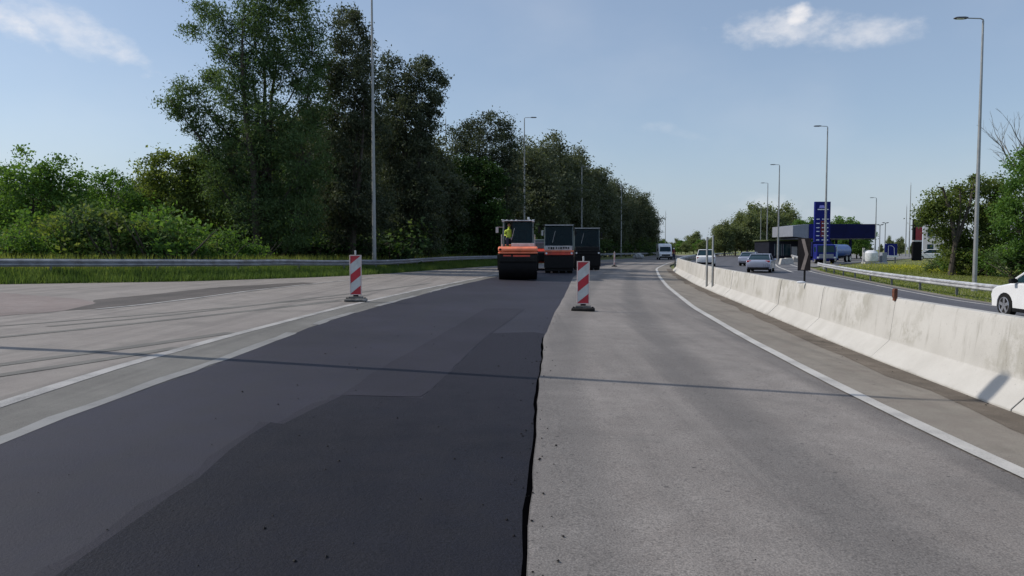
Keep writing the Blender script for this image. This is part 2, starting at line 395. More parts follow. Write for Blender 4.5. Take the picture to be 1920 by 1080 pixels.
# ------------------------------------------------------------ ground sheets draped on one grid
GX = [-300, -200, -130, -90, -70, -56]+list(range(-44, 62, 2))+[70, 85, 105, 130, 170, 230, 320, 500]
GY = [-12]+list(range(-8, 92, 2))+list(range(95, 215, 5))+[230, 260, 300, 360, 450, 600, 900, 1500]
def drape(name, poly, off, m, kind='structure', thick=0.0, uvref=None, dens=False):
    bm = bmesh.new(); vs = [bm.verts.new((x, y, 0)) for x, y in poly]; bm.faces.new(vs)
    bmesh.ops.triangulate(bm, faces=bm.faces[:])
    x0, x1 = min(p[0] for p in poly), max(p[0] for p in poly); y0, y1 = min(p[1] for p in poly), max(p[1] for p in poly)
    for g in GX:
        if x0 < g < x1: bmesh.ops.bisect_plane(bm, geom=bm.verts[:]+bm.edges[:]+bm.faces[:], plane_co=(g, 0, 0), plane_no=(1, 0, 0))
    for g in GY:
        if y0 < g < y1: bmesh.ops.bisect_plane(bm, geom=bm.verts[:]+bm.edges[:]+bm.faces[:], plane_co=(0, g, 0), plane_no=(0, 1, 0))
    for v in bm.verts: v.co.z = gz(v.co.x, v.co.y)+off
    for f in bm.faces:
        if f.normal.z < 0: f.normal_flip()
    uv = bm.loops.layers.uv.new('UVMap')
    for f in bm.faces:
        for l in f.loops:
            c = l.vert.co; l[uv].uv = (c.x-(interp(uvref, c.y) if uvref else 0), c.y)
    me = bpy.data.meshes.new(name); bm.to_mesh(me); bm.free()
    o = bpy.data.objects.new(name, me); COL.objects.link(o); me.materials.append(M[m]); me.shade_smooth()
    if thick:
        s = o.modifiers.new('thick', 'SOLIDIFY'); s.thickness = thick; s.offset = -1
    if kind: o['kind'] = kind
    return o
def smooth_curve(pts, y0, y1, step=1.0):
    """dense (x, y) samples of a Catmull-like smoothed interp curve"""
    out = []; y = y0
    while y < y1+1e-6:
        w = max(1.2, y*.05)
        out.append((sum(interp(pts, y+w*k) for k in (-1, -.5, 0, .5, 1))/5, y)); y += max(step, y*.02)
    out.append((interp(pts, y1), y1)); return out
def jit(pts, a): return [(x+random.uniform(-a, a), y) for x, y in pts]
def band(name, L, Rr, off, m, y0, y1, thick=0.0, uvref=None, ja=0.0, jb=0.0, step=1.0):
    a = smooth_curve(L, y0, y1, step); b = smooth_curve(Rr, y0, y1, step)
    if ja: a = jit(a, ja)
    if jb: b = jit(b, jb)
    return drape(name, a+b[::-1], off, m, thick=thick, uvref=uvref)
def shift(pts, d): return [(x+d, y) for x, y in pts]

LEFTLINE = [(-4.6, 2), (-4.85, 6.96), (-4.93, 9.0), (-4.83, 12.0), (-4.37, 18.9), (-3.32, 28.8), (-1.35, 43.3), (1.2, 58), (5, 76), (13, 103)]
NEWL = [(-3.98, -6), (-3.93, 5.6), (-3.85, 9.85), (-3.84, 13.3), (-3.75, 16.4), (-3.2, 22.4), (-2.41, 30.5), (-.9, 41.8), (1.6, 56), (5.5, 74), (13.6, 102)]
NEWR = [(-.10, -6), (.08, 3.64), (.17, 5.9), (.31, 8.3), (.42, 10.5), (.57, 13.2), (1.08, 18.7), (1.75, 25), (3.64, 43.9), (5.6, 56), (9.4, 74), (17.2, 102)]
RLINE = [(3.75, -6), (3.84, 5.5), (4.0, 8.6), (4.49, 14.1), (5.36, 21.8), (7.15, 34), (9.15, 46), (12.2, 62.8), (18.3, 87), (27.5, 118), (40, 152), (57, 195)]

# base terrain
bm = bmesh.new(); grid = [[bm.verts.new((x, y, gz(x, y)-.06)) for x in GX] for y in GY]
for j in range(len(GY)-1):
    for i in range(len(GX)-1): bm.faces.new((grid[j][i], grid[j][i+1], grid[j+1][i+1], grid[j+1][i]))
me = bpy.data.meshes.new('ground'); bm.to_mesh(me); bm.free(); me.materials.append(M['grass']); me.shade_smooth()
o = bpy.data.objects.new('ground', me); COL.objects.link(o); o['kind'] = 'structure'

BK = shift(FOOT, .88)                                         # back foot of the barrier
band('road_left_lanes', EDGE_L, NEWL, .012, 'old_left', -6, 150, step=1.0, jb=.02)
band('road_edge_strip', shift(LEFTLINE, .0), NEWL, .018, 'strip', -6, 60, jb=.025)
band('road_new_asphalt', shift(NEWL, -.03), shift(NEWR, .3), .022, 'new', -6, 100, ja=.03, uvref=NEWR)
right_L = []
y = -6.0
random.seed(3)
while y < 92:
    j = (.012*math.sin(y*1.3)+.006*math.sin(y*5.3+1)+random.uniform(-.005, .005)) if y < 15 else random.uniform(-.008, .008)
    right_L.append((interp(NEWR, y)+j, y)); y += .35 if y < 16 else 1.5
rb = smooth_curve(shift(FOOT, .05), -6, 92)
drape('road_right_lane', right_L+rb[::-1], .052, 'old', uvref=RLINE)
band('road_beyond', shift(NEWL, 0), shift(FOOT, .05), .030, 'old', 90, 205, uvref=RLINE)
band('road_shoulder', shift(RLINE, .06), shift(FOOT, .05), .058, 'shoulder', -6, 91, uvref=FOOT)
band('road_gutter_dirt', shift(FOOT, -.42), shift(FOOT, .04), .062, 'dirt', -6, 62, ja=.10)
# cavity shade along the lane seam, painted as a ragged near-black strip
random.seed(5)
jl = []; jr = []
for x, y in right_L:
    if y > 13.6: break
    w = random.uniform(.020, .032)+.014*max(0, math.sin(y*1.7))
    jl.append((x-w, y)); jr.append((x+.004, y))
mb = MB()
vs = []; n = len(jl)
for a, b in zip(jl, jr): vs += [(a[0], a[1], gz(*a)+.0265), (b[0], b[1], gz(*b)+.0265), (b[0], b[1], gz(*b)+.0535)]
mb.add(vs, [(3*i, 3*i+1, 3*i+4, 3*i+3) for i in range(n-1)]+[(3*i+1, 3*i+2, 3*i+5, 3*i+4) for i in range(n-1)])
P('road_seam_shade', mb, 'seam_black')['kind'] = 'structure'
# side face for the rest of the raised lane edge
mb = MB(); far = [p for p in right_L if p[1] > 13.2]; vs = []
for a in far: vs += [(a[0], a[1], gz(*a)+.02), (a[0], a[1], gz(*a)+.052)]
mb.add(vs, [(2*i, 2*i+1, 2*i+3, 2*i+2) for i in range(len(far)-1)]); P('road_lane_edge', mb, 'new')['kind'] = 'structure'

def pix(pts): return [gp(*p) for p in pts]
def clampR(pts): return [(min(x, interp(NEWR, y)+.1), y) for x, y in pts]
def rag(p, a, st=.35):
    out = []
    for q, w in zip(p, p[1:]+p[:1]):
        n = max(1, int(math.dist(q, w)/st)) if q[1] > 3 and w[1] > 3 else 1
        for i in range(n): out.append((q[0]+(w[0]-q[0])*i/n+random.uniform(-a, a), q[1]+(w[1]-q[1])*i/n+random.uniform(-a, a)))
    return out
ROUGH = clampR([(-1.9, -5)]+pix([(120, 1080), (250, 985), (370, 903), (430, 850), (505, 797), (530, 800), (590, 770), (640, 746)]))
drape('road_rough_edge', rag([(x-.09, y+.02) for x, y in ROUGH], .03, .2)+[(x+.25, y) for x, y in ROUGH[::-1]], .0238, 'new3')
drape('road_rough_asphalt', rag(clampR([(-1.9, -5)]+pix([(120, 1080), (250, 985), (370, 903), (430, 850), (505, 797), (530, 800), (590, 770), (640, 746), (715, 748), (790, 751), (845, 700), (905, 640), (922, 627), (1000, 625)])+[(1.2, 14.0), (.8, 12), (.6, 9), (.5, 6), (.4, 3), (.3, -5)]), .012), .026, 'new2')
drape('road_mid_asphalt', rag(pix([(640, 745), (700, 702), (760, 668), (840, 622), (910, 580), (985, 580), (960, 600), (922, 626), (905, 639), (845, 699), (790, 749), (715, 747)]), .015), .026, 'new3')

def line(name, pts, w, y0, y1, off, m, jt=0.0, step=1.0): return band(name, shift(pts, -w/2), shift(pts, w/2), off, m, y0, y1, ja=jt, jb=jt, step=step)
line('road_marking_left_edge', LEFTLINE, .17, -6, 74, .0225, 'line', .008)
line('road_marking_right_edge', RLINE, .17, -6, 118, .066, 'line2', .006)
GHOST = [(x-.10, y) for x, y in NEWL]
for a, b in ((-6, 13.2), (14.6, 17.5), (19.5, 24), (26, 33)): line('road_marking_ghost', GHOST, .17, a, b, .0245, 'faded', .035, .5)
RAMP = [(-9.75, 16.4), (-9.35, 17.6), (-9.05, 19.5), (-8.8, 25), (-8.0, 31.3), (-6.4, 42), (-4.2, 55)]
line('road_marking_ramp', RAMP, .15, 17, 52, .0225, 'line', .02)
drape('pavement_reddish', rag([(-40, 9), (-22, 9.5), (-12.6, 12.6), (-10.6, 14.9), (-10.0, 16.3), (-9.9, 17.9), (-11.6, 20.0), (-15.5, 22.3), (-30, 24), (-40, 22)], .06), .017, 'pink')
drape('pavement_dark_patch', rag([(-10.0, 16.5), (-9.45, 17.5), (-9.15, 19.5), (-8.9, 25), (-8.1, 31), (-8.9, 31.5), (-10.6, 27), (-10.9, 22), (-11.2, 19.8), (-10.4, 18.4)], .05), .0172, 'patch')
# faint tyre marks merging from the ramp
for k, (a, b) in enumerate((((-9.5, 9.6), (-4.9, 21)), ((-10.5, 11.8), (-4.6, 24)), ((-7.3, 7.5), (-4.95, 13)), ((-8.4, 13.4), (-3.6, 33)), ((-9.0, 10.4), (-4.8, 22)), ((-6.6, 7.0), (-5.0, 11)))):
    pts = []; n = 14
    for i in range(n+1):
        t = i/n; pts.append((a[0]+(b[0]-a[0])*t**.75, a[1]+(b[1]-a[1])*t))
    w = (.11, .07, .12, .09, .06, .10)[k]
    drape('road_tyre_mark', [(x-w, y) for x, y in pts]+[(x+w, y) for x, y in pts[::-1]], .0165+.0003*k, 'strip')
# other carriageway
band('road_opposite', shift(BK, .02), EDGE_R, .022, 'other', -6, 250, uvref=EDGE_R)
line('road_marking_opposite_edge', shift(EDGE_R, -.55), .16, -6, 150, .030, 'line2')
band('road_opposite_shoulder', shift(EDGE_R, -.05), shift(EDGE_R, .55), .010, 'shoulder', -6, 100)
# hatch before the exit
for k in range(7):
    y0 = 62+k*5.5; x0 = interp(EDGE_R, y0)-.3
    drape('road_marking_hatch', [(x0-2.6, y0+2.6), (x0-2.5, y0+3.3), (x0+.3, y0+.7), (x0+.3, y0)], .031, 'line2')
line('road_marking_exit', [(21.4, 56), (26.5, 74), (32.5, 92), (38, 110)], .2, 58, 108, .035, 'line2')
drape('service_road', pix([(1441, 487), (1500, 498), (1526, 501), (1548, 493), (1640, 490), (1730, 483), (1730, 476), (1441, 477)]), .018, 'apron')

# ------------------------------------------------------------ concrete barrier
def barrier():
    root = thing('concrete_barrier', 'long pale concrete median barrier curving away, stained, with vertical joints', 'barrier', (0, 0, 0))
    prof = [(0, 0), (.0, .065), (.27, .33), (.345, .93), (.37, 1.0), (.51, 1.0), (.535, .93), (.61, .33), (.88, .065), (.88, 0)]
    fine = []
    sm = smooth_curve(FOOT, -7, 59.5, .5)
    acc = 0; last = sm[0]; samples = [(sm[0], 0)]
    for p in sm[1:]:
        acc += math.dist(p, last); samples.append((p, acc)); last = p
    def pos(s):
        for (a, sa), (b, sb) in zip(samples, samples[1:]):
            if sa <= s <= sb: t = (s-sa)/(sb-sa+1e-9); return (a[0]+(b[0]-a[0])*t, a[1]+(b[1]-a[1])*t)
        return samples[-1][0]
    tot = acc; s0 = 18.85-16.0; seg = 4.0; starts = []
    k = s0
    while k > 0: k -= seg
    while k < tot: starts.append(k); k += seg
    for i, st in enumerate(starts):
        a, b = max(0, st+.012), min(tot, st+seg-.012)
        if b-a < .5: continue
        random.seed(i*7); dx = random.uniform(-.008, .008)
        mb = MB(); n = 8; vs = []
        for j in range(n+1):
            s_ = a+(b-a)*j/n; p = pos(s_); q = pos(min(tot, s_+.05)); r = pos(max(0, s_-.05))
            t = Vector((q[0]-r[0], q[1]-r[1])).normalized(); nrm = Vector((t.y, -t.x))
            for (w, h) in prof:
                vs.append((p[0]+nrm.x*(w+dx), p[1]+nrm.y*(w+dx), gz(p[0], p[1])+.02+h))
        m_ = len(prof)
        fs = [(j*m_+c, j*m_+(c+1) % m_, (j+1)*m_+(c+1) % m_, (j+1)*m_+c) for j in range(n) for c in range(m_)]
        fs += [tuple(range(m_)), tuple(n*m_+c for c in range(m_))[::-1]]
        mb.add(vs, fs); P('barrier_segment', mb, 'concrete', root, bevel=.008)
        if st > 0:
            mb = MB(); vs = []; p = pos(st); q = pos(st+.05); t = Vector((q[0]-p[0], q[1]-p[1])).normalized(); nrm = Vector((t.y, -t.x))
            for e in (-.0115, .0115):
                for (w, h) in prof: vs.append((p[0]+nrm.x*(.44+(w-.44)*.975)+t.x*e, p[1]+nrm.y*(.44+(w-.44)*.975)+t.y*e, gz(p[0], p[1])+.02+h*.992))
            mb.add(vs, [(c, (c+1) % m_, m_+(c+1) % m_, m_+c) for c in range(m_)]+[tuple(range(m_)), tuple(m_+c for c in range(m_))[::-1]]); P('joint', mb, 'seam_black', root)
    return pos
barrier()
mb = MB().box(-.026, .026, -.03, .03, -.03, .165).box(-.034, -.026, -.035, .035, .02, .15)
o = P('rusty_bracket', mb, 'rust', bevel=.005); o.location = (6.12, 11.82, gz(6.1, 11.8)+1.02)
tag(o, 'small rusty steel bracket standing on top of the concrete barrier at a joint', 'bracket')

# ------------------------------------------------------------ guard rails
def wbeam(root, curve, side, h):
    """W-profile beam along curve; side = +1 faces +X, -1 faces -X"""
    prof = [(.00, 0), (.0, .015), (.085, .055), (.085, .105), (0, .145), (0, .165), (.085, .205), (.085, .255), (0, .295), (0, .31)]
    mb = MB(); vs = []; n = len(curve); m_ = len(prof)
    for i, p in enumerate(curve):
        a, b = curve[max(0, i-1)], curve[min(n-1, i+1)]
        t = Vector((b[0]-a[0], b[1]-a[1])).normalized(); nr = Vector((t.y, -t.x))*side
        for w, z in prof: vs.append((p[0]+nr.x*w, p[1]+nr.y*w, gz(*p)+h-.31+z))
        for w, z in prof[::-1]: vs.append((p[0]+nr.x*(w-.006), p[1]+nr.y*(w-.006), gz(*p)+h-.31+z))
    k = 2*m_
    mb.add(vs, [(i*k+c, i*k+(c+1) % k, (i+1)*k+(c+1) % k, (i+1)*k+c) for i in range(n-1) for c in range(k)]+[tuple(range(k)), tuple((n-1)*k+c for c in range(k))[::-1]])
    return P('beam', mb, 'galv', root)
def resample(pts, step):
    out = [pts[0]]; acc = 0
    for a, b in zip(pts, pts[1:]):
        d = math.dist(a, b); t = step-acc
        while t <= d: out.append((a[0]+(b[0]-a[0])*t/d, a[1]+(b[1]-a[1])*t/d)); t += step
        acc = (acc+d) % step
    return out
def guardrail(label, pts, side, h, spacing=4.0, m='galv'):
    root = thing('guard_rail', label, 'guard rail', (pts[0][0], pts[0][1], 0))
    c = resample(pts, 1.0); o = wbeam(root, c, side, h); o.data.materials[0] = M[m]
    posts = resample(pts, spacing); ex = [o]
    pb = MB().box(-.05, .05, -.03, .03, -.3, 0).box(-.05, -.04, -.05, .05, -.3, 0).box(.04, .05, -.05, .05, -.3, 0)
    m0 = MB().box(-.05, .05, -.008, .008, -.9, -.02).box(-.05, -.04, -.03, .03, -.9, -.02).box(.04, .05, -.03, .03, -.9, -.02).box(.05, .10, -.04, .04, -.24, -.07)
    po = P('post', m0, 'galv_d', root)
    for i, p in enumerate(posts[1:-1]):
        q = po if i == 0 else po.copy()
        if i: COL.objects.link(q)
        q.parent = root
        n_ = posts[i+2]; t = Vector((n_[0]-p[0], n_[1]-p[1])).normalized(); nr = Vector((t.y, -t.x))*side
        q.location = (p[0]-nr.x*.10-pts[0][0], p[1]-nr.y*.10-pts[0][1], gz(*p)+h); q.rotation_euler = (0, 0, math.atan2(nr.y, nr.x))
        ex.append(q)
    o.location = (-pts[0][0], -pts[0][1], 0)
    return root
LR = [(-36, 20.3), (-24.5, 25.3), (-18.9, 28.3), (-14.6, 32.1), (-10.9, 38.6), (-8.5, 45.0), (-7.1, 53), (-3.6, 69.5), (1.0, 81), (7.6, 102), (16.5, 126), (26, 149), (36, 171)]
LRs = [(x, y) for x, y in LR]
def chaikin(p, k=3):
    for _ in range(k):
        q = [p[0]]
        for a, b in zip(p, p[1:]): q += [(a[0]*.75+b[0]*.25, a[1]*.75+b[1]*.25), (a[0]*.25+b[0]*.75, a[1]*.25+b[1]*.75)]
        p = q+[p[-1]]
    return p
guardrail('galvanised guard rail along the grass verge below the tall trees on the left', chaikin(LRs), 1, .64, m='galv2')
guardrail('galvanised guard rail on the right beyond the opposite road, in front of the grass slope', chaikin([(19.4, -2), (19.4, 20), (19.8, 30), (21.3, 42), (22.9, 50), (26.6, 64), (27.6, 67)]), -1, .66)
guardrail('steel guard rail carrying on where the concrete median barrier ends', chaikin([(13.6, 61.5), (16.4, 74), (22.8, 98), (30.8, 125), (44, 160), (61, 200)]), 1, .80)
guardrail('distant guard rail on the far outer edge of the opposite road bend', chaikin([(35.5, 92), (48.5, 130), (60, 160), (77, 200), (102, 250)]), -1, .85, 8.0)

# ------------------------------------------------------------ lamp posts
def lamp(label, u, d, h, arm, head=.62, r0=.10, rz=None, group='street lamps along the road', base=None):
    g = ground(u, d) if base is None else Vector((base[0], base[1], gz(*base)))
    rt = thing('street_lamp', label, 'street lamp', g, 0, group)
    P('pole', MB().tube([(0, 0, -.2), (0, 0, h*.5), (0, 0, h)], [r0, r0*.72, r0*.42], 12), 'pole', rt, smooth=True)
    P('base_collar', MB().cyl((0, 0, -.1), (0, 0, .35), r0*1.35, 12), 'pole', rt, bevel=.01)
    P('arm', MB().tube([(0, 0, h-.05), (0, 0, h+.06), (arm*.15, 0, h+.12), (arm, 0, h+.14)], [r0*.42, .035, .03, .028], 8), 'pole', rt, smooth=True)
    s = 1 if arm > 0 else -1
    P('lamp_head', MB().prism([(-.14, -.03), (.14, -.03), (.12, .045), (-.12, .045)], 'x', 0, 0, [(arm-.05*s, .7, .8), (arm+.12*s, 1, 1.2), (arm+head*s*.8, 1, 1), (arm+head*s, .8, .5)]), 'lampd', rt, bevel=.01).location = (0, 0, h+.14)
    P('luminaire_glass', MB().box(arm+.15*s if s > 0 else arm+head*.85*s, arm+head*.85*s if s > 0 else arm+.15*s, -.1, .1, h+.09, h+.105), 'head', rt)
    return rt
lamp('tall grey lamp post before the big dark willows, its top out of sight', 702, 48.4, 18.2, 1.0, r0=.14)
lamp('grey lamp post whose arm shows above the trees behind the rollers, right of its pole', 983, 84, 15.9, .75, r0=.12)
lamp('grey lamp post rising behind the third, dark road roller', 1090, 111, 13.4, .7, r0=.15)
lamp('grey lamp post against the end of the dark tree row, left of the white van', 1164, 136, 13.1, .7, r0=.16)
lamp('lamp post beyond the left edge throwing a thin shadow across the road', 0, 0, 12.45, .75, r0=.125, base=(-10.0, 11.12))
lamp('tallest lamp post on the right, standing behind the guard rail near the white car', 1828, 38.5, 13.75, -.85, r0=.115)
lamp('second lamp post on the right, rising in front of the blue price sign', 1546, 69, 13.0, -.65, r0=.12)
lamp('lamp post above the dark flat building beside the fuel station', 1458, 101, 13.0, -.62, r0=.14)
lamp('lamp post in front of the far pale green trees, left of the dark building', 1437, 128, 12.9, -.6, r0=.13)
lamp('slender far lamp post just right of the fuel station canopy', 1640, 128, 10.4, -.5, r0=.13)
lamp('thin lamp post at the left edge of the far pale green trees', 1425, 160, 11.2, -.5, r0=.10)
for u, d, h, lb in ((1233, 235, 13.5, 'left one of two faint thin masts far beyond the white van'), (1247, 250, 14.2, 'right one of two faint thin masts far beyond the white van'), (1697, 170, 11.4, 'shorter of two thin masts right of the blue arch sign'), (1703.5, 150, 14.6, 'taller of two thin masts right of the blue arch sign'), (837, 120, 22.0, 'thin mast poking up between the willows and the next trees')):
    g = ground(u, d); rt = thing('mast', lb, 'mast', g, 0, 'thin far masts')
    P('pole', MB().tube([(0, 0, 0), (0, 0, h)], [.14, .06], 8), 'pole', rt); P('tip', MB().cyl((0, 0, h), (0, 0, h+.5), .035, 6), 'galv', rt)
for u, d, h, lb in ((1648, 124, 5.7, 'lower T-topped lamp between the white tank and the blue arch sign'), (1658, 132, 6.3, 'taller T-topped lamp just left of the blue arch sign')):
    g = ground(u, d); rt = thing('forecourt_lamp', lb, 'street lamp', g, 0, 'T-topped lamps at the service area')
    P('pole', MB().tube([(0, 0, 0), (0, 0, h)], [.09, .07], 8), 'pole', rt)
    P('crossbar', MB().box(-.4, .4, -.04, .04, h, h+.08), 'lampd', rt); 
    for s in (-1, 1): P('lamp_head', MB().box(s*.38-.16, s*.38+.16, -.14, .14, h+.06, h+.16), 'lampd', rt, bevel=.01)

# ------------------------------------------------------------ beacons
def beacon(label, x, y, rz, pale_base):
    rt = thing('traffic_beacon', label, 'traffic beacon', (x, y, gz(x, y)+.03+(.03 if x > 1 else 0)), rz)
    P('foot', MB().prism([(-.31, -.17), (-.22, -.21), (.22, -.21), (.31, -.17), (.31, .17), (.22, .21), (-.22, .21), (-.31, .17)], 'z', 0, 0, [(0, 1, 1), (.055, .98, .98), (.075, .88, .85)]), 'recyc' if pale_base else 'rubber', rt, bevel=.008)
    P('foot_block', MB().box(-.20, .20, -.10, .10, .073, .13), 'recyc', rt, bevel=.012)
    P('foot_handle', MB().box(-.27, -.23, -.05, .05, .07, .10).box(.23, .27, -.05, .05, .07, .10), 'rubber', rt)
    w, z0, z1 = .33, .17, 1.30
    P('panel', MB().box(-w/2+.02, w/2-.02, -.012, .020, z0+.02, z1-.02), 'sheet', rt)
    P('frame', MB().box(-w/2, -w/2+.022, -.028, .03, z0, z1).box(w/2-.022, w/2, -.028, .03, z0, z1).box(-w/2+.022, w/2-.022, -.026, .03, z0, z0+.022).box(-w/2+.022, w/2-.022, -.026, .03, z1-.022, z1), 'pinkf', rt, bevel=.004)
    P('handle', MB().box(-.022, .022, -.018, .018, z1+.001, z1+.13), 'sheet', rt, bevel=.01)
    P('socket', MB().box(-.07, .07, -.035, .035, .125, z0+.005), 'rubber', rt, bevel=.006)
    xi, xw, lo, hi = -w/2+.024, w-.048, z0+.024, z1-.024; rise = .23
    def clipz(poly, z, keep_above):
        out = []
        for a, b in zip(poly, poly[1:]+poly[:1]):
            ia = (a[1] >= z) == keep_above or a[1] == z; ib = (b[1] >= z) == keep_above or b[1] == z
            if ia: out.append(a)
            if ia != ib: t = (z-a[1])/(b[1]-a[1]); out.append((a[0]+(b[0]-a[0])*t, z))
        return out
    for t1 in (hi+.02, hi-.53, hi-1.06):
        t0 = t1-.25
        for side in (-1, 1):
            poly = [(xi, t0), (xi+xw, t0+rise), (xi+xw, t1+rise), (xi, t1)]
            poly = clipz(clipz(poly, lo, True), hi, False)
            if len(poly) > 2:
                yy = -.0145 if side < 0 else .0225
                mb = MB(); mb.prism([(p[0], p[1]) for p in poly], 'y', yy, yy+.002 if side < 0 else yy-.002); P('red_stripe', mb, 'red', rt)
    return rt
bx = gp(666, 567); beacon('red and white striped beacon on the left, by the white edge line', bx[0], bx[1]+.1, R(4), True)
bx = gp(1094, 587); beacon('red and white striped beacon on the right, beside the fresh asphalt edge', bx[0], bx[1]+.1, R(-7), False)
bx = gp(1152, 501); b3 = beacon('narrow far beacon seen nearly edge-on, right of the dark road roller', bx[0], bx[1], R(68), False)
b3['label'] = 'far narrow beacon turned nearly edge-on, right of the dark road roller'

# loose stones and asphalt crumbs
random.seed(21); mb = MB()
def stone(x, y, z, a):
    vs = []
    for d in ((1, 0, 0), (0, 1, 0), (-1, 0, 0), (0, -1, 0), (0, 0, 1), (0, 0, -1)):
        k = a*random.uniform(.6, 1.3); vs.append((x+d[0]*k, y+d[1]*k, z+a*.3+d[2]*k*.6))
    mb.add(vs, [(0, 1, 4), (1, 2, 4), (2, 3, 4), (3, 0, 4), (1, 0, 5), (2, 1, 5), (3, 2, 5), (0, 3, 5)])
for _ in range(330):
    y = 3+16*random.random()**1.6; t = random.random(); k = random.random()
    if t < .35: x = interp(NEWR, y)+random.gauss(0, .12); off = .055 if x > interp(NEWR, y) else .028
    elif t < .60: x = interp(NEWR, y)-random.uniform(.1, 3.2); off = .028
    elif t < .80: x = interp(FOOT, y)-abs(random.gauss(0, .18))-.02; off = .062
    else: x = interp(NEWR, y)+random.uniform(.1, 3.0); off = .054
    stone(x, y, gz(x, y)+off, random.choice((.004, .006, .008, .012) if t < .8 else (.003, .004, .005)))
tag(P('loose_stones', mb, 'drum'), kind='stuff')

# two steel posts, chevron board
for u, d, lb in ((1325, 33.0, 'left one of two bare square steel posts behind the concrete barrier'), (1336, 31.6, 'right one of two bare square steel posts behind the concrete barrier')):
    g = ground(u, d); top = at(u, 441 if u > 1330 else 444, d).z
    rt = thing('steel_post', lb, 'post', (g.x, g.y, g.z), R(38), 'bare steel posts behind the barrier')
    P('post', MB().box(-.028, .028, -.028, .028, 0, top-g.z), 'pole', rt, bevel=.006)
    P('dark_edge', MB().box(.029, .052, -.03, .03, .02, top-g.z-.01), 'dark', rt)
    P('base_plate', MB().box(-.11, .11, -.11, .11, .02, .045), 'galv_d', rt)
d = 17.6; c = at(1508, 477, d); g = ground(1503, d)
rt = thing('chevron_board', 'dark chevron road sign board seen obliquely on a thin post behind the barrier', 'road sign', (c.x, c.y, g.z), R(-48))
h0, h1 = c.z-g.z-.385, c.z-g.z+.385
P('board', MB().box(-.155, .155, -.012, .012, h0, h1), 'signb', rt, bevel=.004)
zc = (h0+h1)/2
P('chevron', MB().prism([(-.07, h0+.02), (.01, h0+.02), (.11, zc), (.01, h1-.02), (-.07, h1-.02), (.03, zc)], 'y', -.016, -.0125), 'chev', rt)
P('post', MB().cyl((.0, .035, 0), (.0, .035, h1-.05), .024, 10), 'dark', rt)
P('bracket', MB().box(-.12, .12, .013, .03, h0+.12, h0+.16).box(-.12, .12, .013, .03, h1-.18, h1-.14), 'galv_d', rt)
bx = at(1498, 527, 17.3)
o = P('crumpled_litter', MB().ball((0, 0, 0), .07, 6, (1.5, .8, .45)), 'tank'); o.location = (bx.x+.05, bx.y, gz(bx.x, bx.y)+1.05)
tag(o, 'pale crumpled litter lying on top of the barrier by the chevron sign', 'litter')

# ------------------------------------------------------------ vehicles
def arch_outline(top, L, wb, r, zb):
    """side outline (y, z) going round: bottom with wheel arches, then the top polyline (front to rear)"""
    pts = []
    yr, yf = -wb/2, wb/2
    pts.append((-L/2+.06, zb))
    for yc in (yr, yf):
        n = 9
        for i in range(n+1):
            a = math.pi-math.pi*i/n; pts.append((yc+math.cos(a)*r, max(zb, r*.86+math.sin(a)*r*.98) if 0 < i < n else zb))
    pts.append((L/2-.08, zb))
    return pts+top
def wheel(root, x, y, r, w, side, spokes=5):
    o = P('wheel', MB().tube([(-w/2, 0, 0), (-w/2+.02, 0, 0), (w/2-.02, 0, 0), (w/2, 0, 0)], [r-.03, r, r, r-.03], 28), 'rubber', root, smooth=True)
    o.location = (x, y, r)
    mb = MB(); xo = side*(w/2+.004)
    mb.cyl((xo-side*.02, 0, 0), (xo, 0, 0), .07, 12)
    for k in range(spokes):
        a = 2*math.pi*k/spokes; mtx = Matrix.Rotation(a, 4, 'X')
        mb.box(min(xo-side*.02, xo), max(xo-side*.02, xo), -.045, .045, .05, r*.66, mtx)
    n = 24
    mb.tube([(xo-side*.01, math.cos(2*math.pi*k/n)*r*.66, math.sin(2*math.pi*k/n)*r*.66) for k in range(n+1)], .018, 6, False)
    rim = P('rim', mb, 'chrome', o, smooth=True)
    return o
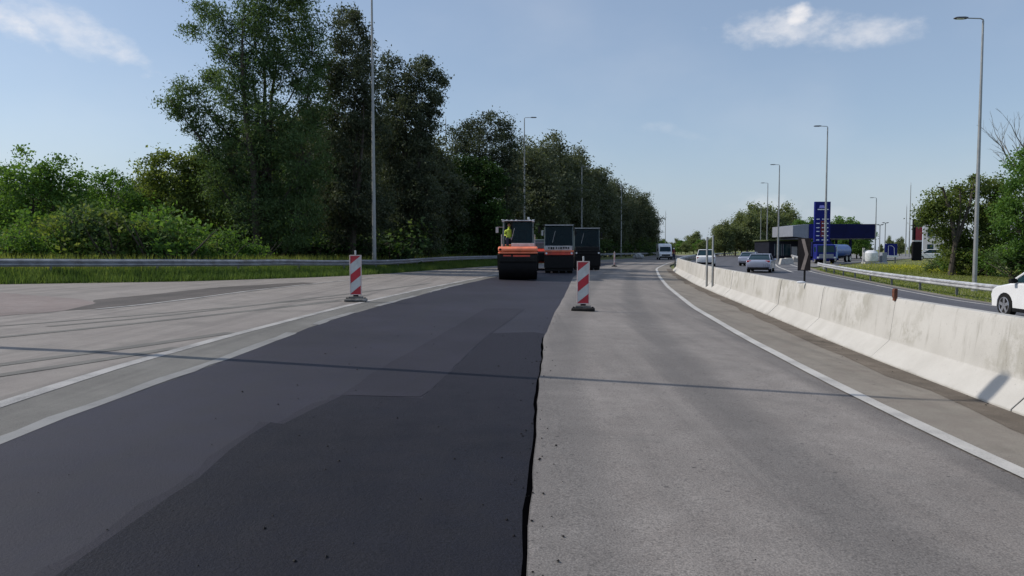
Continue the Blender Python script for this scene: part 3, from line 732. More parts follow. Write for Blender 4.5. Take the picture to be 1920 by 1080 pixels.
def car(name, label, cat, paint, loc, rz, L, Wd, wb, r, top, glass, roofz, group=None, dark_sill=True):
    rt = thing(name, label, cat, loc, rz, group)
    out = arch_outline(top, L, wb, r*1.13, .26)
    w = Wd/2
    mb = MB().prism(out, 'x', 0, 0, [(-w, .965, .88), (-w+.05, .985, .95), (-w*.55, 1.0, 1.0), (w*.55, 1.0, 1.0), (w-.05, .985, .95), (w, .965, .88)])
    P('body', mb, paint, rt, bevel=.02)
    P('underbody', MB().box(-w+.12, w-.12, -L/2+.25, L/2-.25, .2, .5), 'dark', rt)
    if dark_sill:
        P('sill', MB().box(-w+.0, w-.0, -wb/2+r*1.15, wb/2-r*1.15, .21, .33), 'dark', rt, bevel=.01)
    gt = MB().prism(glass, 'x', 0, 0, [(-w*.90, .97, .86), (-w*.84, .99, .97), (w*.84, .99, .97), (w*.90, .97, .86)])
    # narrow the greenhouse toward the roof
    zl = min(p[1] for p in glass); zh = max(p[1] for p in glass)
    def nar(v, k=.17): return (v[0]*(1-k*(v[2]-zl)/(zh-zl)), v[1], v[2])
    gt.v = [nar(v) for v in gt.v]; P('windows', gt, 'cglass', rt, bevel=.015)
    ys = sorted(p[0] for p in glass if p[1] > zh-.12); y0, y1 = ys[0], ys[-1]
    rf = MB().prism([(-w*.80, y0-.03), (w*.80, y0-.03), (w*.80, y1+.03), (-w*.80, y1+.03)], 'z', 0, 0, [(zh-.035, 1, 1), (zh+.012, 1, 1), (zh+.04, .82, .93)])
    P('roof', rf, paint, rt, bevel=.02)
    gl = sorted([p for p in glass if p[1] < zl+.15]); yb0, yb1 = gl[0][0], gl[-1][0]
    for s in (-1, 1):
        xl, xh = s*w*.905, s*w*.90*.84
        for (ya, yb) in ((yb1, y1), (yb0, y0)): P('pillar', MB().tube([(xl, ya, zl+.02), (xh, yb, zh)], .035, 8), paint, rt, smooth=True)
        ym = (y0+y1)/2; P('door_pillar', MB().tube([(xl*1.005, ym+.08, zl+.02), (xh*1.01, ym, zh)], .03, 6), 'dark', rt)
        P('mirror', MB().prism([(-.09, -.06), (.07, -.07), (.09, .05), (-.05, .09)], 'x', 0, 0, [(s*(w-.05), .4, .4), (s*(w+.04), 1, 1), (s*(w+.18), .85, .9)]), 'dark' if paint == 'white' else paint, rt, bevel=.015).location = (0, yb1-.42, zl+.08)
        P('door_handle', MB().box(s*w*.965 if s < 0 else s*w*.965-.02, s*w*.965+.02 if s < 0 else s*w*.965, -.35, -.17, zl-.14, zl-.11), 'dark', rt, bevel=.005)
        P('headlight', MB().box(min(s*w*.55, s*w*.9), max(s*w*.55, s*w*.9), L/2-.16, L/2-.03, .66, .80), 'head', rt, bevel=.03)
        P('tail_light', MB().box(min(s*w*.58, s*w*.93), max(s*w*.58, s*w*.93), -L/2+.01, -L/2+.16, .78, .93), 'tail', rt, bevel=.02)
        for yy in (-wb/2, wb/2): wheel(rt, s*(w-.115), yy, r, .21, s)
    P('number_plate', MB().box(-.26, .26, -L/2-.008, -L/2+.03, .58, .69), 'digit', rt)
    P('bumper', MB().box(-w*.86, w*.86, -L/2-.005, -L/2+.2, .26, .42), 'dark', rt, bevel=.03)
    P('front_grille', MB().box(-w*.5, w*.5, L/2-.1, L/2-.01, .42, .62), 'dark', rt, bevel=.02)
    return rt
SUV_TOP = [(2.16, .50), (2.20, .66), (2.12, .84), (1.9, .94), (1.3, 1.04), (.95, 1.08), (-1.6, 1.10), (-2.05, 1.08), (-2.2, .95), (-2.24, .55)]
SUV_GL = [(1.30, 1.03), (.55, 1.50), (.2, 1.60), (-.7, 1.64), (-1.5, 1.58), (-2.0, 1.10), (-2.0, 1.03)]
SED_TOP = [(2.26, .45), (2.28, .62), (2.1, .76), (1.2, .90), (.95, .94), (-1.4, .98), (-2.15, .98), (-2.28, .88), (-2.30, .5)]
SED_GL = [(1.15, .90), (.35, 1.32), (.0, 1.40), (-.9, 1.38), (-1.75, 1.0), (-1.75, .92)]
g = gp(1880, 592)
hd = math.atan2(-(interp(EDGE_R, 27)-interp(EDGE_R, 20))/7, 1)
sx, sy = 15.55, 20.65
car('suv_car', 'white suv at the right edge beyond the barrier, only its front showing', 'car', 'white', (sx, sy, gz(sx, sy)+.03), R(-4), 4.45, 1.84, 2.92, .36, SUV_TOP, SUV_GL, 1.66)
g = ground(1427, 58.5); car('sedan_car', 'silver sedan driving away on the opposite road, nearest of the distant cars', 'car', 'silver', (g.x, g.y, g.z+.03), R(-24), 4.55, 1.8, 2.75, .33, SED_TOP, SED_GL, 1.42)
g = ground(1406, 78); car('sedan_car', 'small silver car partly hidden just ahead of the silver sedan', 'car', 'silver', (g.x, g.y, g.z+.03), R(-26), 4.3, 1.75, 2.65, .32, SED_TOP, SED_GL, 1.42)
g = ground(1324, 75); car('suv_car', 'white car seen from behind through the two bare steel posts', 'car', 'white', (g.x, g.y, g.z+.03), R(-16), 4.4, 1.82, 2.66, .35, SUV_TOP, SUV_GL, 1.66, dark_sill=True)

def van(label, loc, rz):
    rt = thing('white_van', label, 'van', loc, rz)
    L, w = 5.6, 1.0
    out = arch_outline([(2.78, .55), (2.76, .95), (2.35, 1.12), (1.75, 1.30), (1.35, 2.0), (1.1, 2.35), (.6, 2.50), (-2.6, 2.52), (-2.76, 2.4), (-2.8, .6)], L, 3.4, .40, .3)
    P('body', MB().prism(out, 'x', 0, 0, [(-w, .975, .93), (-w+.08, 1, .98), (-.5, 1, 1), (.5, 1, 1), (w-.08, 1, .98), (w, .975, .93)]), 'white', rt, bevel=.03)
    P('windscreen', MB().add([(-.86, 1.83, 1.31), (.86, 1.83, 1.31), (.78, 1.46, 2.0), (-.78, 1.46, 2.0), (-.86, 1.75, 1.28), (.86, 1.75, 1.28), (.78, 1.36, 2.02), (-.78, 1.36, 2.02)], [(0, 1, 2, 3), (0, 4, 5, 1), (1, 5, 6, 2), (2, 6, 7, 3), (3, 7, 4, 0), (7, 6, 5, 4)]), 'cglass', rt)
    P('front_grille', MB().box(-.62, .62, 2.72, 2.82, .62, .86), 'dark', rt, bevel=.02)
    P('bumper', MB().box(-.95, .95, 2.6, 2.86, .32, .56), 'dark', rt, bevel=.04)
    for s in (-1, 1):
        P('headlight', MB().box(min(s*.66, s*.93), max(s*.66, s*.93), 2.6, 2.79, .80, 1.0), 'head', rt, bevel=.03)
        P('mirror', MB().box(min(s*1.0, s*1.2), max(s*1.0, s*1.2), 1.4, 1.5, 1.35, 1.7), 'dark', rt, bevel=.02)
        for yy in (-1.7, 1.7): wheel(rt, s*.88, yy, .36, .22, s)
        P('side_window', MB().box(min(s*.985, s*1.004), max(s*.985, s*1.004), .3, 1.15, 1.35, 1.9), 'cglass', rt)
    return rt
g = ground(1245, 116); van('white high-roofed van coming towards us around the far bend', (g.x, g.y, g.z+.03), R(180-6))

# people ------------------------------------------------------------
def person(label, loc, rz, shirt, legs, seated=False, helmet=False):
    rt = thing('person', label, 'person', loc, rz)
    def skin(name, verts, edges, rads, m, root_i=0, sub=2, parent=rt):
        me = bpy.data.meshes.new(name); me.from_pydata(verts, edges, []); o = bpy.data.objects.new(name, me); COL.objects.link(o); o.parent = parent
        o.modifiers.new('skin', 'SKIN'); 
        for i, r_ in enumerate(rads):
            me.skin_vertices[0].data[i].radius = (r_, r_) if not isinstance(r_, tuple) else r_
            me.skin_vertices[0].data[i].use_root = (i == root_i)
        sb = o.modifiers.new('sub', 'SUBSURF'); sb.levels = sb.render_levels = sub; me.materials.append(M[m]); return o
    hz = .55 if seated else .92
    k = [(0, 0, hz), (0, 0, hz+.2), (0, -.01, hz+.42), (0, 0, hz+.54), (0, -.01, hz+.63), (0, -.03, hz+.78)]
    e = [(0, 1), (1, 2), (2, 3), (3, 4), (4, 5)]; r_ = [(.15, .11), (.14, .105), (.17, .11), (.07, .06), (.075, .085), (.07, .08)]
    def chain(par, pts, rs):
        last = par
        for p, q in zip(pts, rs): k.append(p); r_.append(q); e.append((last, len(k)-1)); last = len(k)-1
        return last
    hands = []
    for s in (-1, 1):
        if seated:
            chain(0, [(s*.10, -.06, hz-.02), (s*.13, -.45, hz+.03), (s*.13, -.50, hz-.38), (s*.13, -.62, hz-.44)], [.085, .06, .05, .04])
            arm = [(s*.20, -.01, hz+.46), (s*.27, -.06, hz+.22), (s*.20, -.30, hz+.20)]
        else:
            chain(0, [(s*.10, 0, hz-.06), (s*.11, -.02, .48), (s*.12, .0, .09), (s*.13, -.14, .04)], [.09, .06, .045, .04])
            arm = [(s*.20, 0, hz+.47), (s*.26, .02, hz+.2), (s*.27, -.08, hz-.04)]
        j = chain(2, arm, [.055, .042, .03]); hands.append((j, k[j], s))
    for j, p, s in hands:
        d = -1
        chain(j, [(p[0], p[1]-.05, p[2]-(.0 if seated else .05))], [(.035, .02)])
    P_b = skin('body', k, e, r_, shirt)
    for j, p, s in hands:
        for f in range(5):
            ox = (f-1.5)*.019 if f < 4 else -s*.045; q = Vector((p[0]+ox, p[1]-.085 if f < 4 else p[1]-.05, p[2]-(.0 if seated else .085)))
            L = (.045, .052, .048, .038, .035)[f]
            dr = Vector((0, -1, -.35)) if seated else Vector((0, -.3, -1))
            P('finger', MB().tube([q-dr*.02, q+dr*L*.6, q+dr*L+Vector((0, -.006, -.012))], [.009, .008, .006], 6), 'skin', rt, smooth=True)
    hc = Vector((0, -.02, hz+.76))
    mbh = MB().ball(hc, .105, 10, (.82, .95, 1.15)); mbh.ball(hc+Vector((0, -.105, -.01)), .016, 5, (.8, 1.2, 1.4))
    for s in (-1, 1): mbh.ball(hc+Vector((s*.088, .01, 0)), .026, 5, (.4, .8, 1.2))
    hd_ = P('head', mbh, 'skin', rt, smooth=True)
    for s in (-1, 1): P('eye', MB().ball(hc+Vector((s*.034, -.094, .012)), .009, 5), 'dark', hd_)
    P('mouth', MB().box(-.022, .022, -.105+hc.y, -.095+hc.y, hc.z-.055, hc.z-.047), 'redm', hd_)
    if helmet: P('helmet', MB().ball(hc+Vector((0, .005, .045)), .125, 10, (.95, 1.08, .85)), 'helmet', rt, smooth=True)
    else: P('hair', MB().ball(hc+Vector((0, .02, .035)), .112, 10, (.86, .92, .98)), 'dark', rt, smooth=True)
    tr = MB()
    for s in (-1, 1):
        if seated: tr.tube([(0, .0, hz-.02), (s*.12, -.10, hz), (s*.13, -.46, hz+.03), (s*.13, -.50, hz-.36)], [.12, .11, .085, .075], 12)
        else: tr.tube([(s*.07, 0, hz+.08), (s*.10, 0, hz-.08), (s*.11, -.02, .48), (s*.12, 0, .10)], [.11, .12, .09, .075], 12)
    P('trousers', tr, legs, rt, smooth=True)
    return rt
g = ground(1263, 108); person('person in dark red clothes and pale cap standing right of the white van', (g.x, g.y, g.z+.03), R(10), 'wine', 'navy', helmet=True)

# ------------------------------------------------------------ road rollers
def cab(rt, w, y0, y1, z0, z1, roofm='mgrey', opened=False):
    for sx_ in (-1, 1):
        for yy in (y0, y1):
            P('cab_post', MB().tube([(sx_*w, yy, z0), (sx_*w*.96, yy+(.04 if yy == y0 else -.04), z1)], .045, 8), 'teal', rt, smooth=True)
        if sx_ > 0 or not opened: P('side_window', MB().box(sx_*w-.006 if sx_ > 0 else sx_*w, sx_*w if sx_ > 0 else sx_*w+.006, y0+.05, y1-.05, z0+.05, z1-.05), 'glass', rt)
    P('windscreen', MB().box(-.30 if opened else -w+.05, w-.05, y0-.004, y0+.004, z0+.03, z1-.04), 'glass', rt)
    if opened: P('cab_post', MB().cyl((-.33, y0, z0), (-.33, y0, z1), .03, 8), 'mgrey', rt)
    P('rear_window', MB().box(-w+.05, w-.05, y1-.004, y1+.004, z0+.35, z1-.04), 'glass', rt)
    P('roof', MB().prism([(-w-.10, y0-.16), (w+.10, y0-.16), (w+.10, y1+.12), (-w-.10, y1+.12)], 'z', 0, 0, [(z1, 1, 1), (z1+.05, 1.01, 1.01), (z1+.10, .94, .94)]), roofm, rt, bevel=.015)
    P('roof_trim', MB().box(-w+.02, w+.02, y0-.19, y0-.165, z1+.02, z1+.065), 'galv', rt)
    P('seat', MB().box(-.05, .42, y0+.62, y0+1.1, z0+.0, z0+.5).box(-.05, .42, y0+1.0, y0+1.12, z0+.5, z0+1.05), 'dark', rt, bevel=.04)
    P('console', MB().box(-.1, .45, y0+.12, y0+.34, z0, z0+.62), 'dark', rt, bevel=.03)
    P('steering_wheel', MB().tube([(.17+.19*math.cos(t*math.pi/8), y0+.42+.03*math.sin(t*math.pi/8), z0+.72+.16*math.sin(t*math.pi/8)) for t in range(17)], .015, 6, False), 'dark', rt)
    P('wiper', MB().tube([(-w*.45, y0-.02, z0+.5), (-w*.25, y0-.02, z1-.35)], .014, 5), 'pale', rt)
def tandem(label, loc, rz):
    rt = thing('road_roller', label, 'road roller', loc, rz, 'road rollers on the new asphalt')
    for yy in (-1.95, 1.95):
        sgn = -1 if yy < 0 else 1
        o = P('drum', MB().tube([(-.99, 0, 0), (-.97, 0, 0), (.97, 0, 0), (.99, 0, 0)], [.62, .65, .65, .62], 48), 'drum', rt, smooth=True); o.location = (0, yy, .65)
        P('drum_hub', MB().cyl((-1.02, 0, 0), (1.02, 0, 0), .2, 16), 'mgrey', o)
        P('drum_shroud', MB().prism([(yy-.60*1, .92), (yy-.60, 1.30), (yy-.36, 1.44), (yy+.36, 1.44), (yy+.60, 1.30), (yy+.60, 1.18), (yy-.3*sgn*-1, 1.22)], 'x', -.99, .99), 'mgrey', rt, bevel=.02)
    # orange front yoke wrapping over the front drum: two horizontal ribs with a dark slot
    P('front_yoke', MB().prism([(-2.66, 1.46), (-2.72, 1.52), (-2.72, 1.62), (-2.60, 1.72), (-1.2, 1.72), (-1.2, 1.46)], 'x', 0, 0, [(-1.01, .95, .7), (-.97, 1, 1), (.97, 1, 1), (1.01, .95, .7)]), 'orange', rt, bevel=.02)
    P('yoke_lip', MB().prism([(-2.64, 1.35), (-2.70, 1.37), (-2.70, 1.42), (-2.64, 1.44), (-1.3, 1.44), (-1.3, 1.32)], 'x', 0, 0, [(-1.01, .95, .7), (-.97, 1, 1), (.97, 1, 1), (1.01, .95, .7)]), 'orange', rt, bevel=.015)
    P('front_panel', MB().box(-.94, .94, -2.60, -2.54, 1.08, 1.31), 'mgrey', rt, bevel=.01)
    P('red_decal', MB().box(-.75, -.35, -2.612, -2.602, 1.22, 1.29).box(-.25, .62, -2.612, -2.602, 1.20, 1.29), 'redm', rt)
    P('scraper_bar', MB().box(-.96, .96, -2.64, -2.56, .98, 1.05), 'mgrey', rt)
    for s in (-1, 1):
        P('yoke_arm', MB().prism([(-2.5, 1.3), (-1.3, 1.3), (-1.75, .5), (-2.15, .5)], 'x', min(s*1.0, s*1.06), max(s*1.0, s*1.06)), 'mgrey', rt, bevel=.01)
        P('work_light', MB().box(s*.8-.07, s*.8+.07, -1.14, -1.04, 3.02, 3.14), 'head', rt, bevel=.02)
        P('mirror', MB().tube([(s*.75, -1.0, 2.75), (s*1.12, -1.15, 2.75)], .015, 6).box(s*1.12-.07, s*1.12+.07, -1.18, -1.14, 2.45, 2.75), 'pale' if s < 0 else 'dark', rt)
    P('front_lamp', MB().cyl((-.9, -2.74, 1.57), (-.9, -2.70, 1.57), .06, 14), 'dark', rt)
    for x in (-.6, -.35, -.1, .62): P('roof_light', MB().box(x-.05, x+.05, -1.19, -1.12, 3.07, 3.14), 'head', rt, bevel=.015)
    P('hood_vents', MB().box(-.35, .86, -1.5, -1.25, 1.72, 1.90), 'pale', rt, bevel=.02)
    P('rear_body', MB().prism([(1.0, 1.1), (2.55, 1.1), (2.7, 1.4), (2.6, 1.75), (1.1, 1.85)], 'x', -.95, .95), 'orange', rt, bevel=.04)
    P('centre_frame', MB().box(-.75, .75, -1.2, 1.25, .55, 1.45), 'mgrey', rt, bevel=.04)
    P('platform', MB().box(-.85, .85, -1.25, 1.05, 1.46, 1.56), 'mgrey', rt, bevel=.02)
    P('handrail', MB().tube([(-.88, -1.35, 1.5), (-.88, -1.35, 2.35), (-.88, -.95, 2.35)], .018, 6).tube([(.88, -1.35, 1.5), (.88, -1.35, 2.35), (.88, -.95, 2.35)], .018, 6), 'pale', rt)
    cab(rt, .80, -.98, .85, 1.57, 3.05, opened=True)
    P('beacon_lamp', MB().cyl((.55, -.6, 3.14), (.55, -.6, 3.30), .055, 12), 'head', rt)
    return rt
def pneumatic(label, loc, rz, red):
    rt = thing('road_roller', label, 'road roller', loc, rz, 'road rollers on the new asphalt')
    for yy, n in ((-1.8, 4), (1.8, 4)):
        for i in range(n):
            x = (i-(n-1)/2)*.50
            o = P('tyre', MB().tube([(-.19, 0, 0), (-.16, 0, 0), (.16, 0, 0), (.19, 0, 0)], [.44, .50, .50, .44], 28), 'rubber', rt, smooth=True); o.location = (x, yy, .50)
            P('hub', MB().cyl((-.195, 0, 0), (.195, 0, 0), .2, 12), 'mgrey', o)
    P('chassis', MB().prism([(-2.45, .80), (-2.5, 1.30), (-2.3, 1.42), (2.3, 1.42), (2.5, 1.2), (2.45, .8), (2.35, 1.05), (1.2, 1.06), (1.1, .55), (-1.1, .55), (-1.2, 1.06), (-2.35, 1.05)], 'x', -.98, .98), 'mgrey', rt, bevel=.03)
    P('fender', MB().box(-1.0, 1.0, -2.52, -2.40, .34, 1.10), 'dark', rt, bevel=.02)
    P('scraper', MB().box(-.95, .95, -2.36, -2.30, .14, .9), 'dark', rt)
    a, b = ('redm', 'pinkf') if red else ('mgrey', 'mgrey')
    P('front_panel', MB().box(-.95, .95, -2.55, -2.45, 1.22, 1.44), a, rt, bevel=.02)
    P('bumper_strip', MB().box(-1.0, 1.0, -2.60, -2.50, 1.445, 1.53), 'orange' if red else 'mgrey', rt, bevel=.015)
    if red:
        P('radiator_panel', MB().box(-.98, .90, -2.48, -2.40, 1.54, 1.84), 'pale', rt, bevel=.02)
        mb = MB()
        for i in range(9): mb.box(-.72+i*.165+random.uniform(-.02, .02), -.64+i*.165+random.uniform(-.01, .03), -2.495, -2.478, 1.60+random.uniform(0, .05), 1.76)
        P('radiator_slots', mb, 'dark', rt)
    P('hood', MB().box(-.92, .92, -2.40, -1.35, 1.43, 1.82), 'mgrey', rt, bevel=.04)
    P('rear_body', MB().box(-.92, .92, 1.0, 2.3, 1.43, 1.85), 'redm' if red else 'mgrey', rt, bevel=.05)
    P('platform', MB().box(-.95, .95, -1.34, .98, 1.43, 1.56), 'mgrey', rt)
    cab(rt, .98, -1.25, .75, 1.57, 3.22, 'mgrey')
    for s in (-1, 1):
        P('mirror', MB().tube([(s*.9, -1.2, 2.9), (s*1.14, -1.3, 2.9)], .015, 6).box(s*1.14-.07, s*1.14+.07, -1.33, -1.29, 2.55, 2.9), 'pale' if red and s < 0 else 'dark', rt)
        P('headlight', MB().cyl((s*.85, -2.58, 1.34), (s*.85, -2.54, 1.34), .07, 12), 'head', rt)
    return rt
g = ground(972, 40.3); r1 = tandem('nearest road roller, orange with a wide black front drum and glass cab', (g.x, g.y+.2, g.z+.03), R(-1))
g2 = g
person('road worker in yellow hi-vis shirt sitting in the cab of the nearest roller', (g.x-.50, g.y-.22, g.z+1.60), R(5), 'hivis', 'navy', seated=True)
g = ground(1049, 51.5); pneumatic('second road roller, red and black with a pale panel under its windscreen', (g.x, g.y+1.0, g.z+.03), R(-3), True)
g = ground(1101, 58.5); pneumatic('third road roller, all dark grey, furthest right of the machines', (g.x, g.y+1.0, g.z+.03), R(-3), False)
g = ground(1008, 60)
rt = thing('road_paver', 'orange and grey paving machine mostly hidden between the first two rollers', 'paving machine', (g.x, g.y, g.z+.03), R(-4))
P('hull', MB().prism([(-2.4, .5), (-2.5, 1.45), (-1.9, 1.62), (2.4, 1.62), (2.5, .6)], 'x', -1.2, 1.2), 'redm', rt, bevel=.04)
P('engine_cover', MB().box(-1.1, 1.1, -1.8, .4, 1.63, 2.35), 'teal', rt, bevel=.05)
P('cover_rib', MB().box(-1.12, 1.12, -1.84, -1.80, 2.05, 2.12), 'sgrey', rt)
for s in (-1, 1): P('track', MB().prism([(-1.9, 0), (1.9, 0), (2.2, .35), (1.9, .7), (-1.9, .7), (-2.2, .35)], 'x', min(s*.75, s*1.15), max(s*.75, s*1.15)), 'dark', rt, bevel=.04)
P('hopper', MB().prism([(-3.2, .7), (-3.3, 1.3), (-2.5, 1.4), (-2.4, .6)], 'x', -1.3, 1.3), 'mgrey', rt, bevel=.03)

# rubble sack heap
g = ground(1197, 124); mb = MB(); random.seed(4)
mb.ball((0, 0, .42), .55, 12, (1.25, .9, .8)); mb.ball((.55, .1, .33), .38, 10, (1.1, .9, .85)); mb.ball((-.62, 0, .30), .32, 9, (1.2, .9, .7))
mb.v = [(x+.05*math.sin(9*z+5*y), y+.05*math.sin(8*x+z*6), max(0, z+.05*math.sin(7*x+9*y))) for x, y, z in mb.v]
o = P('rubble_sack', mb, 'wrap', smooth=True); o.location = (g.x, g.y, g.z+.0); o.scale = (1.0, 1.1, 1.15)
tag(o, 'pale lumpy sack heap lying at the road edge under the last trees', 'sack')

# ------------------------------------------------------------ service area
d = 112; c0 = ground(1488, d); c1 = ground(1616, d+4)
rt = thing('fuel_station', 'blue fuel station canopy with grey left end, standing in front of trees', 'fuel station', (c0.x, d, c0.z))
wd = c1.x-c0.x; zt = at(1500, 420, d).z-c0.z; zb = at(1500, 447, d).z-c0.z
P('canopy', MB().box(2.2, wd, 0, 9, zb, zt), 'blued', rt, bevel=.03)
P('canopy_bright_fascia', MB().box(2.2, 5.2, -.03, -.003, zb+.02, zt-.02), 'blue', rt)
P('canopy_end', MB().prism([(-.2, zb+.3), (2.2, zb+.0), (2.2, zt), (-.2, zt-.25)], 'y', .05, 8.9), 'sgrey', rt)
P('canopy_soffit', MB().box(.3, wd-.2, .3, 8.7, zb-.08, zb-.005), 'sgrey', rt)
for x in (2.2, 6.2, 9.4):
    for y in (2, 7): P('canopy_column', MB().box(x-.15, x+.15, y-.15, y+.15, 0, zb-.09), 'blued', rt)
for x in (2.2, 6.2): P('fuel_pump', MB().box(x+.6, x+1.4, 1.8, 2.3, 0, 1.9), 'blue', rt, bevel=.05)
d = 118; a = ground(1441, d); b = ground(1500, d)
rt = thing('shop_building', 'low dark flat-roofed shop left of the fuel station', 'building', (a.x, d, a.z))
w = b.x-a.x; h = at(1460, 452, d).z-a.z
P('wall', MB().box(0, w, 0, 7, 0, h), 'wallg', rt, bevel=.02); P('roof', MB().box(-.25, w+.25, -.3, 7.2, h+.003, h+.22), 'roofg', rt, bevel=.03)
for x in (.9, 2.3): 
    q = P('window', MB().box(x, x+1.1, -.03, -.003, .7, h-.5), 'cglass', rt); P('window_frame', MB().box(x-.05, x, -.05, -.004, .65, h-.45).box(x+1.1, x+1.15, -.05, -.004, .65, h-.45), 'sgrey', q)
P('door', MB().box(3.6, 4.5, -.03, -.003, .02, 2.1), 'wall', rt)
P('wall_sign', MB().box(w-.02+.02, w+.22, .6, .7, h-1.2, h+.2), 'pale', rt)
d = 103; a = ground(1526, d); b = ground(1555, d)
rt = thing('price_sign', 'tall dark blue fuel price sign with white digits and red panels', 'price sign', (a.x, d, a.z))
w = b.x-a.x; Z = lambda v: at(1540, v, d).z-a.z
P('board', MB().box(0, w, 0, .45, 0, Z(378)), 'blue', rt, bevel=.02)
P('emblem', MB().prism([(w*.24, Z(390)), (w*.62, Z(390)), (w*.56, Z(385)), (w*.30, Z(385))], 'y', -.02, -.003), 'digitl', rt)
P('name_bar', MB().box(w*.16, w*.86, -.02, -.003, Z(393.6), Z(391.8)), 'digit', rt)
for i, v in enumerate((411, 419, 427, 434, 442, 450)):
    if 0 < i < 5: P('price_panel', MB().box(w*.38, w*.60, -.015, -.003, Z(v+2.6), Z(v-5.0)), 'digitr', rt)
    mb = MB(); mb.box(w*.10, w*.30, -.022, -.016, Z(v+.7), Z(v-.9))
    for k in range(4): mb.box(w*(.46+k*.11), w*(.545+k*.11), -.022, -.016, Z(v+.8), Z(v-1.0))
    P('price_digits', mb, 'digit', rt)
def truck(label, u, d, rz, boxm, cabm, tank):
    g = ground(u, d); rt = thing('truck', label, 'truck', (g.x, g.y, g.z+.02), rz)
    P('chassis', MB().box(-.5, .5, -3.4, 3.6, .55, .8), 'dark', rt)
    P('cab', MB().prism([(2.0, .5), (3.7, .5), (3.75, 1.3), (3.45, 2.25), (2.0, 2.35)], 'x', -1.1, 1.1), cabm, rt, bevel=.06)
    P('windscreen', MB().add([(-.95, 3.77, 1.35), (.95, 3.77, 1.35), (.9, 3.50, 2.15), (-.9, 3.50, 2.15)], [(0, 1, 2, 3)]), 'cglass', rt)
    for s in (-1, 1): P('side_window', MB().box(min(s*1.09, s*1.105), max(s*1.09, s*1.105), 2.5, 3.3, 1.4, 2.0), 'cglass', rt)
    P('grille', MB().box(-.8, .8, 3.70, 3.80, .65, 1.15).box(-.75, .75, 3.79, 3.83, .8, .84).box(-.75, .75, 3.79, 3.83, .98, 1.02), 'sgrey', rt)
    for s in (-1, 1): P('headlight', MB().box(min(s*.82, s*1.05), max(s*.82, s*1.05), 3.7, 3.82, .62, .82), 'head', rt, bevel=.02)
    if tank: P('tank', MB().tube([(0, -3.4, 1.5), (0, -3.2, 1.5), (0, 1.6, 1.5), (0, 1.8, 1.5)], [.5, .85, .85, .5], 24), boxm, rt, smooth=True)
    else: P('cargo_box', MB().box(-1.15, 1.15, -3.4, 1.85, .85, 2.6), boxm, rt, bevel=.03)
    for yy in (-2.3, -1.1, 2.8):
        for s in (-1, 1): wheel(rt, s*.95, yy, .45, .28, s, 6)
    return rt
truck('dark blue box truck parked nose-on under the price sign', 1533, 92, R(180-8), 'blued', 'blue', False)
truck('light blue tanker truck parked sideways right of the price sign', 1566, 99, R(135), 'bluet', 'bluel', True)
d = 90; g = ground(1632, d)
rt = thing('storage_tank', 'white rounded storage tank on the grass between truck and blue arch sign', 'tank', (g.x, g.y, g.z))
P('vessel', MB().tube([(0, 0, .2), (0, 0, .3), (0, 0, .6), (0, 0, 1.3), (0, 0, 1.55), (0, 0, 1.62)], [.5, .72, .82, .82, .62, .3], 28), 'tank', rt, smooth=True)
P('skid', MB().box(-.9, 1.9, -.5, .5, .0, .19), 'conc2', rt, bevel=.02); P('pipe', MB().tube([(.8, 0, .9), (1.3, 0, .9), (1.3, 0, .2)], .05, 8), 'sgrey', rt)
P('cabinet', MB().box(1.25, 1.85, -.3, .4, .19, 1.35), 'sgrey', rt, bevel=.02); P('ladder', MB().box(-.98, -.94, -.1, .1, 0, 1.9).box(-.80, -.76, -.1, .1, 0, 1.9), 'galv', rt)
d = 93; g = ground(1659, d); w = ground(1681.5, d).x-g.x; z0 = at(1670, 479, d).z-g.z; z1 = at(1670, 457, d).z-g.z
rt = thing('arch_sign', 'square blue sign board with a white arch shape on a low white wall', 'sign', (g.x, g.y, g.z))
P('board', MB().box(0, w, 0, .15, z0, z1), 'blue', rt, bevel=.01)
hh = z1-z0; mb = MB()
pts = [(w*.24, z0+.02), (w*.24, z0+hh*.84), (w*.55, z0+hh*.82), (w*.72, z0+hh*.66), (w*.76, z0+.02)]
mb.tube([(x, -.02, z) for x, z in pts], .03, 6); P('arch', mb, 'digit', rt)
P('plinth', MB().box(-.1, w+.1, -.12, .3, z0-.22, z0-.003), 'tank', rt, bevel=.02)
for x in (.2, w-.2): P('leg', MB().box(x-.06, x+.06, 0, .12, 0, z0-.22), 'galv_d', rt)
d = 112; g = ground(1711, d); w = ground(1727.5, d).x-g.x
rt = thing('red_totem', 'black totem sign with a red middle beside the right-hand trees', 'sign', (g.x, g.y, g.z)); Z = lambda v: at(1718, v, d).z-g.z
P('lower_panel', MB().box(0, w, 0, .4, 0, Z(453)), 'signb', rt, bevel=.01); P('red_panel', MB().box(w*.25, w, 0, .4, Z(450.5), Z(426)), 'tred', rt, bevel=.01)
P('trim', MB().box(0, w, -.01, .41, Z(452.8), Z(450.7)), 'pale', rt); P('side_panel', MB().box(0, w*.24, .0, .4, Z(450.5), Z(412)), 'signb', rt); P('top_panel', MB().box(w*.25, w, 0, .4, Z(425.8), Z(412)), 'roofg', rt)
d = 138; g = ground(1729, d); w = 6.5
rt = thing('pale_building', 'pale two-storey building half hidden behind the right-hand trees', 'building', (g.x, g.y, g.z), R(-30)); h = at(1735, 408, d).z-g.z
P('wall', MB().box(0, w, 0, 5, 0, h), 'wall', rt); P('roof', MB().box(-.2, w+.2, -.2, 5.2, h, h+.25), 'sgrey', rt)
for i in range(3):
    for j in range(2): q = P('window', MB().box(.7+i*2, 1.7+i*2, -.03, -.003, 1.2+j*2.9, 2.6+j*2.9), 'cglass', rt); P('window_sill', MB().box(.6+i*2, 1.8+i*2, -.10, -.002, 1.1+j*2.9, 1.18+j*2.9), 'sgrey', q)
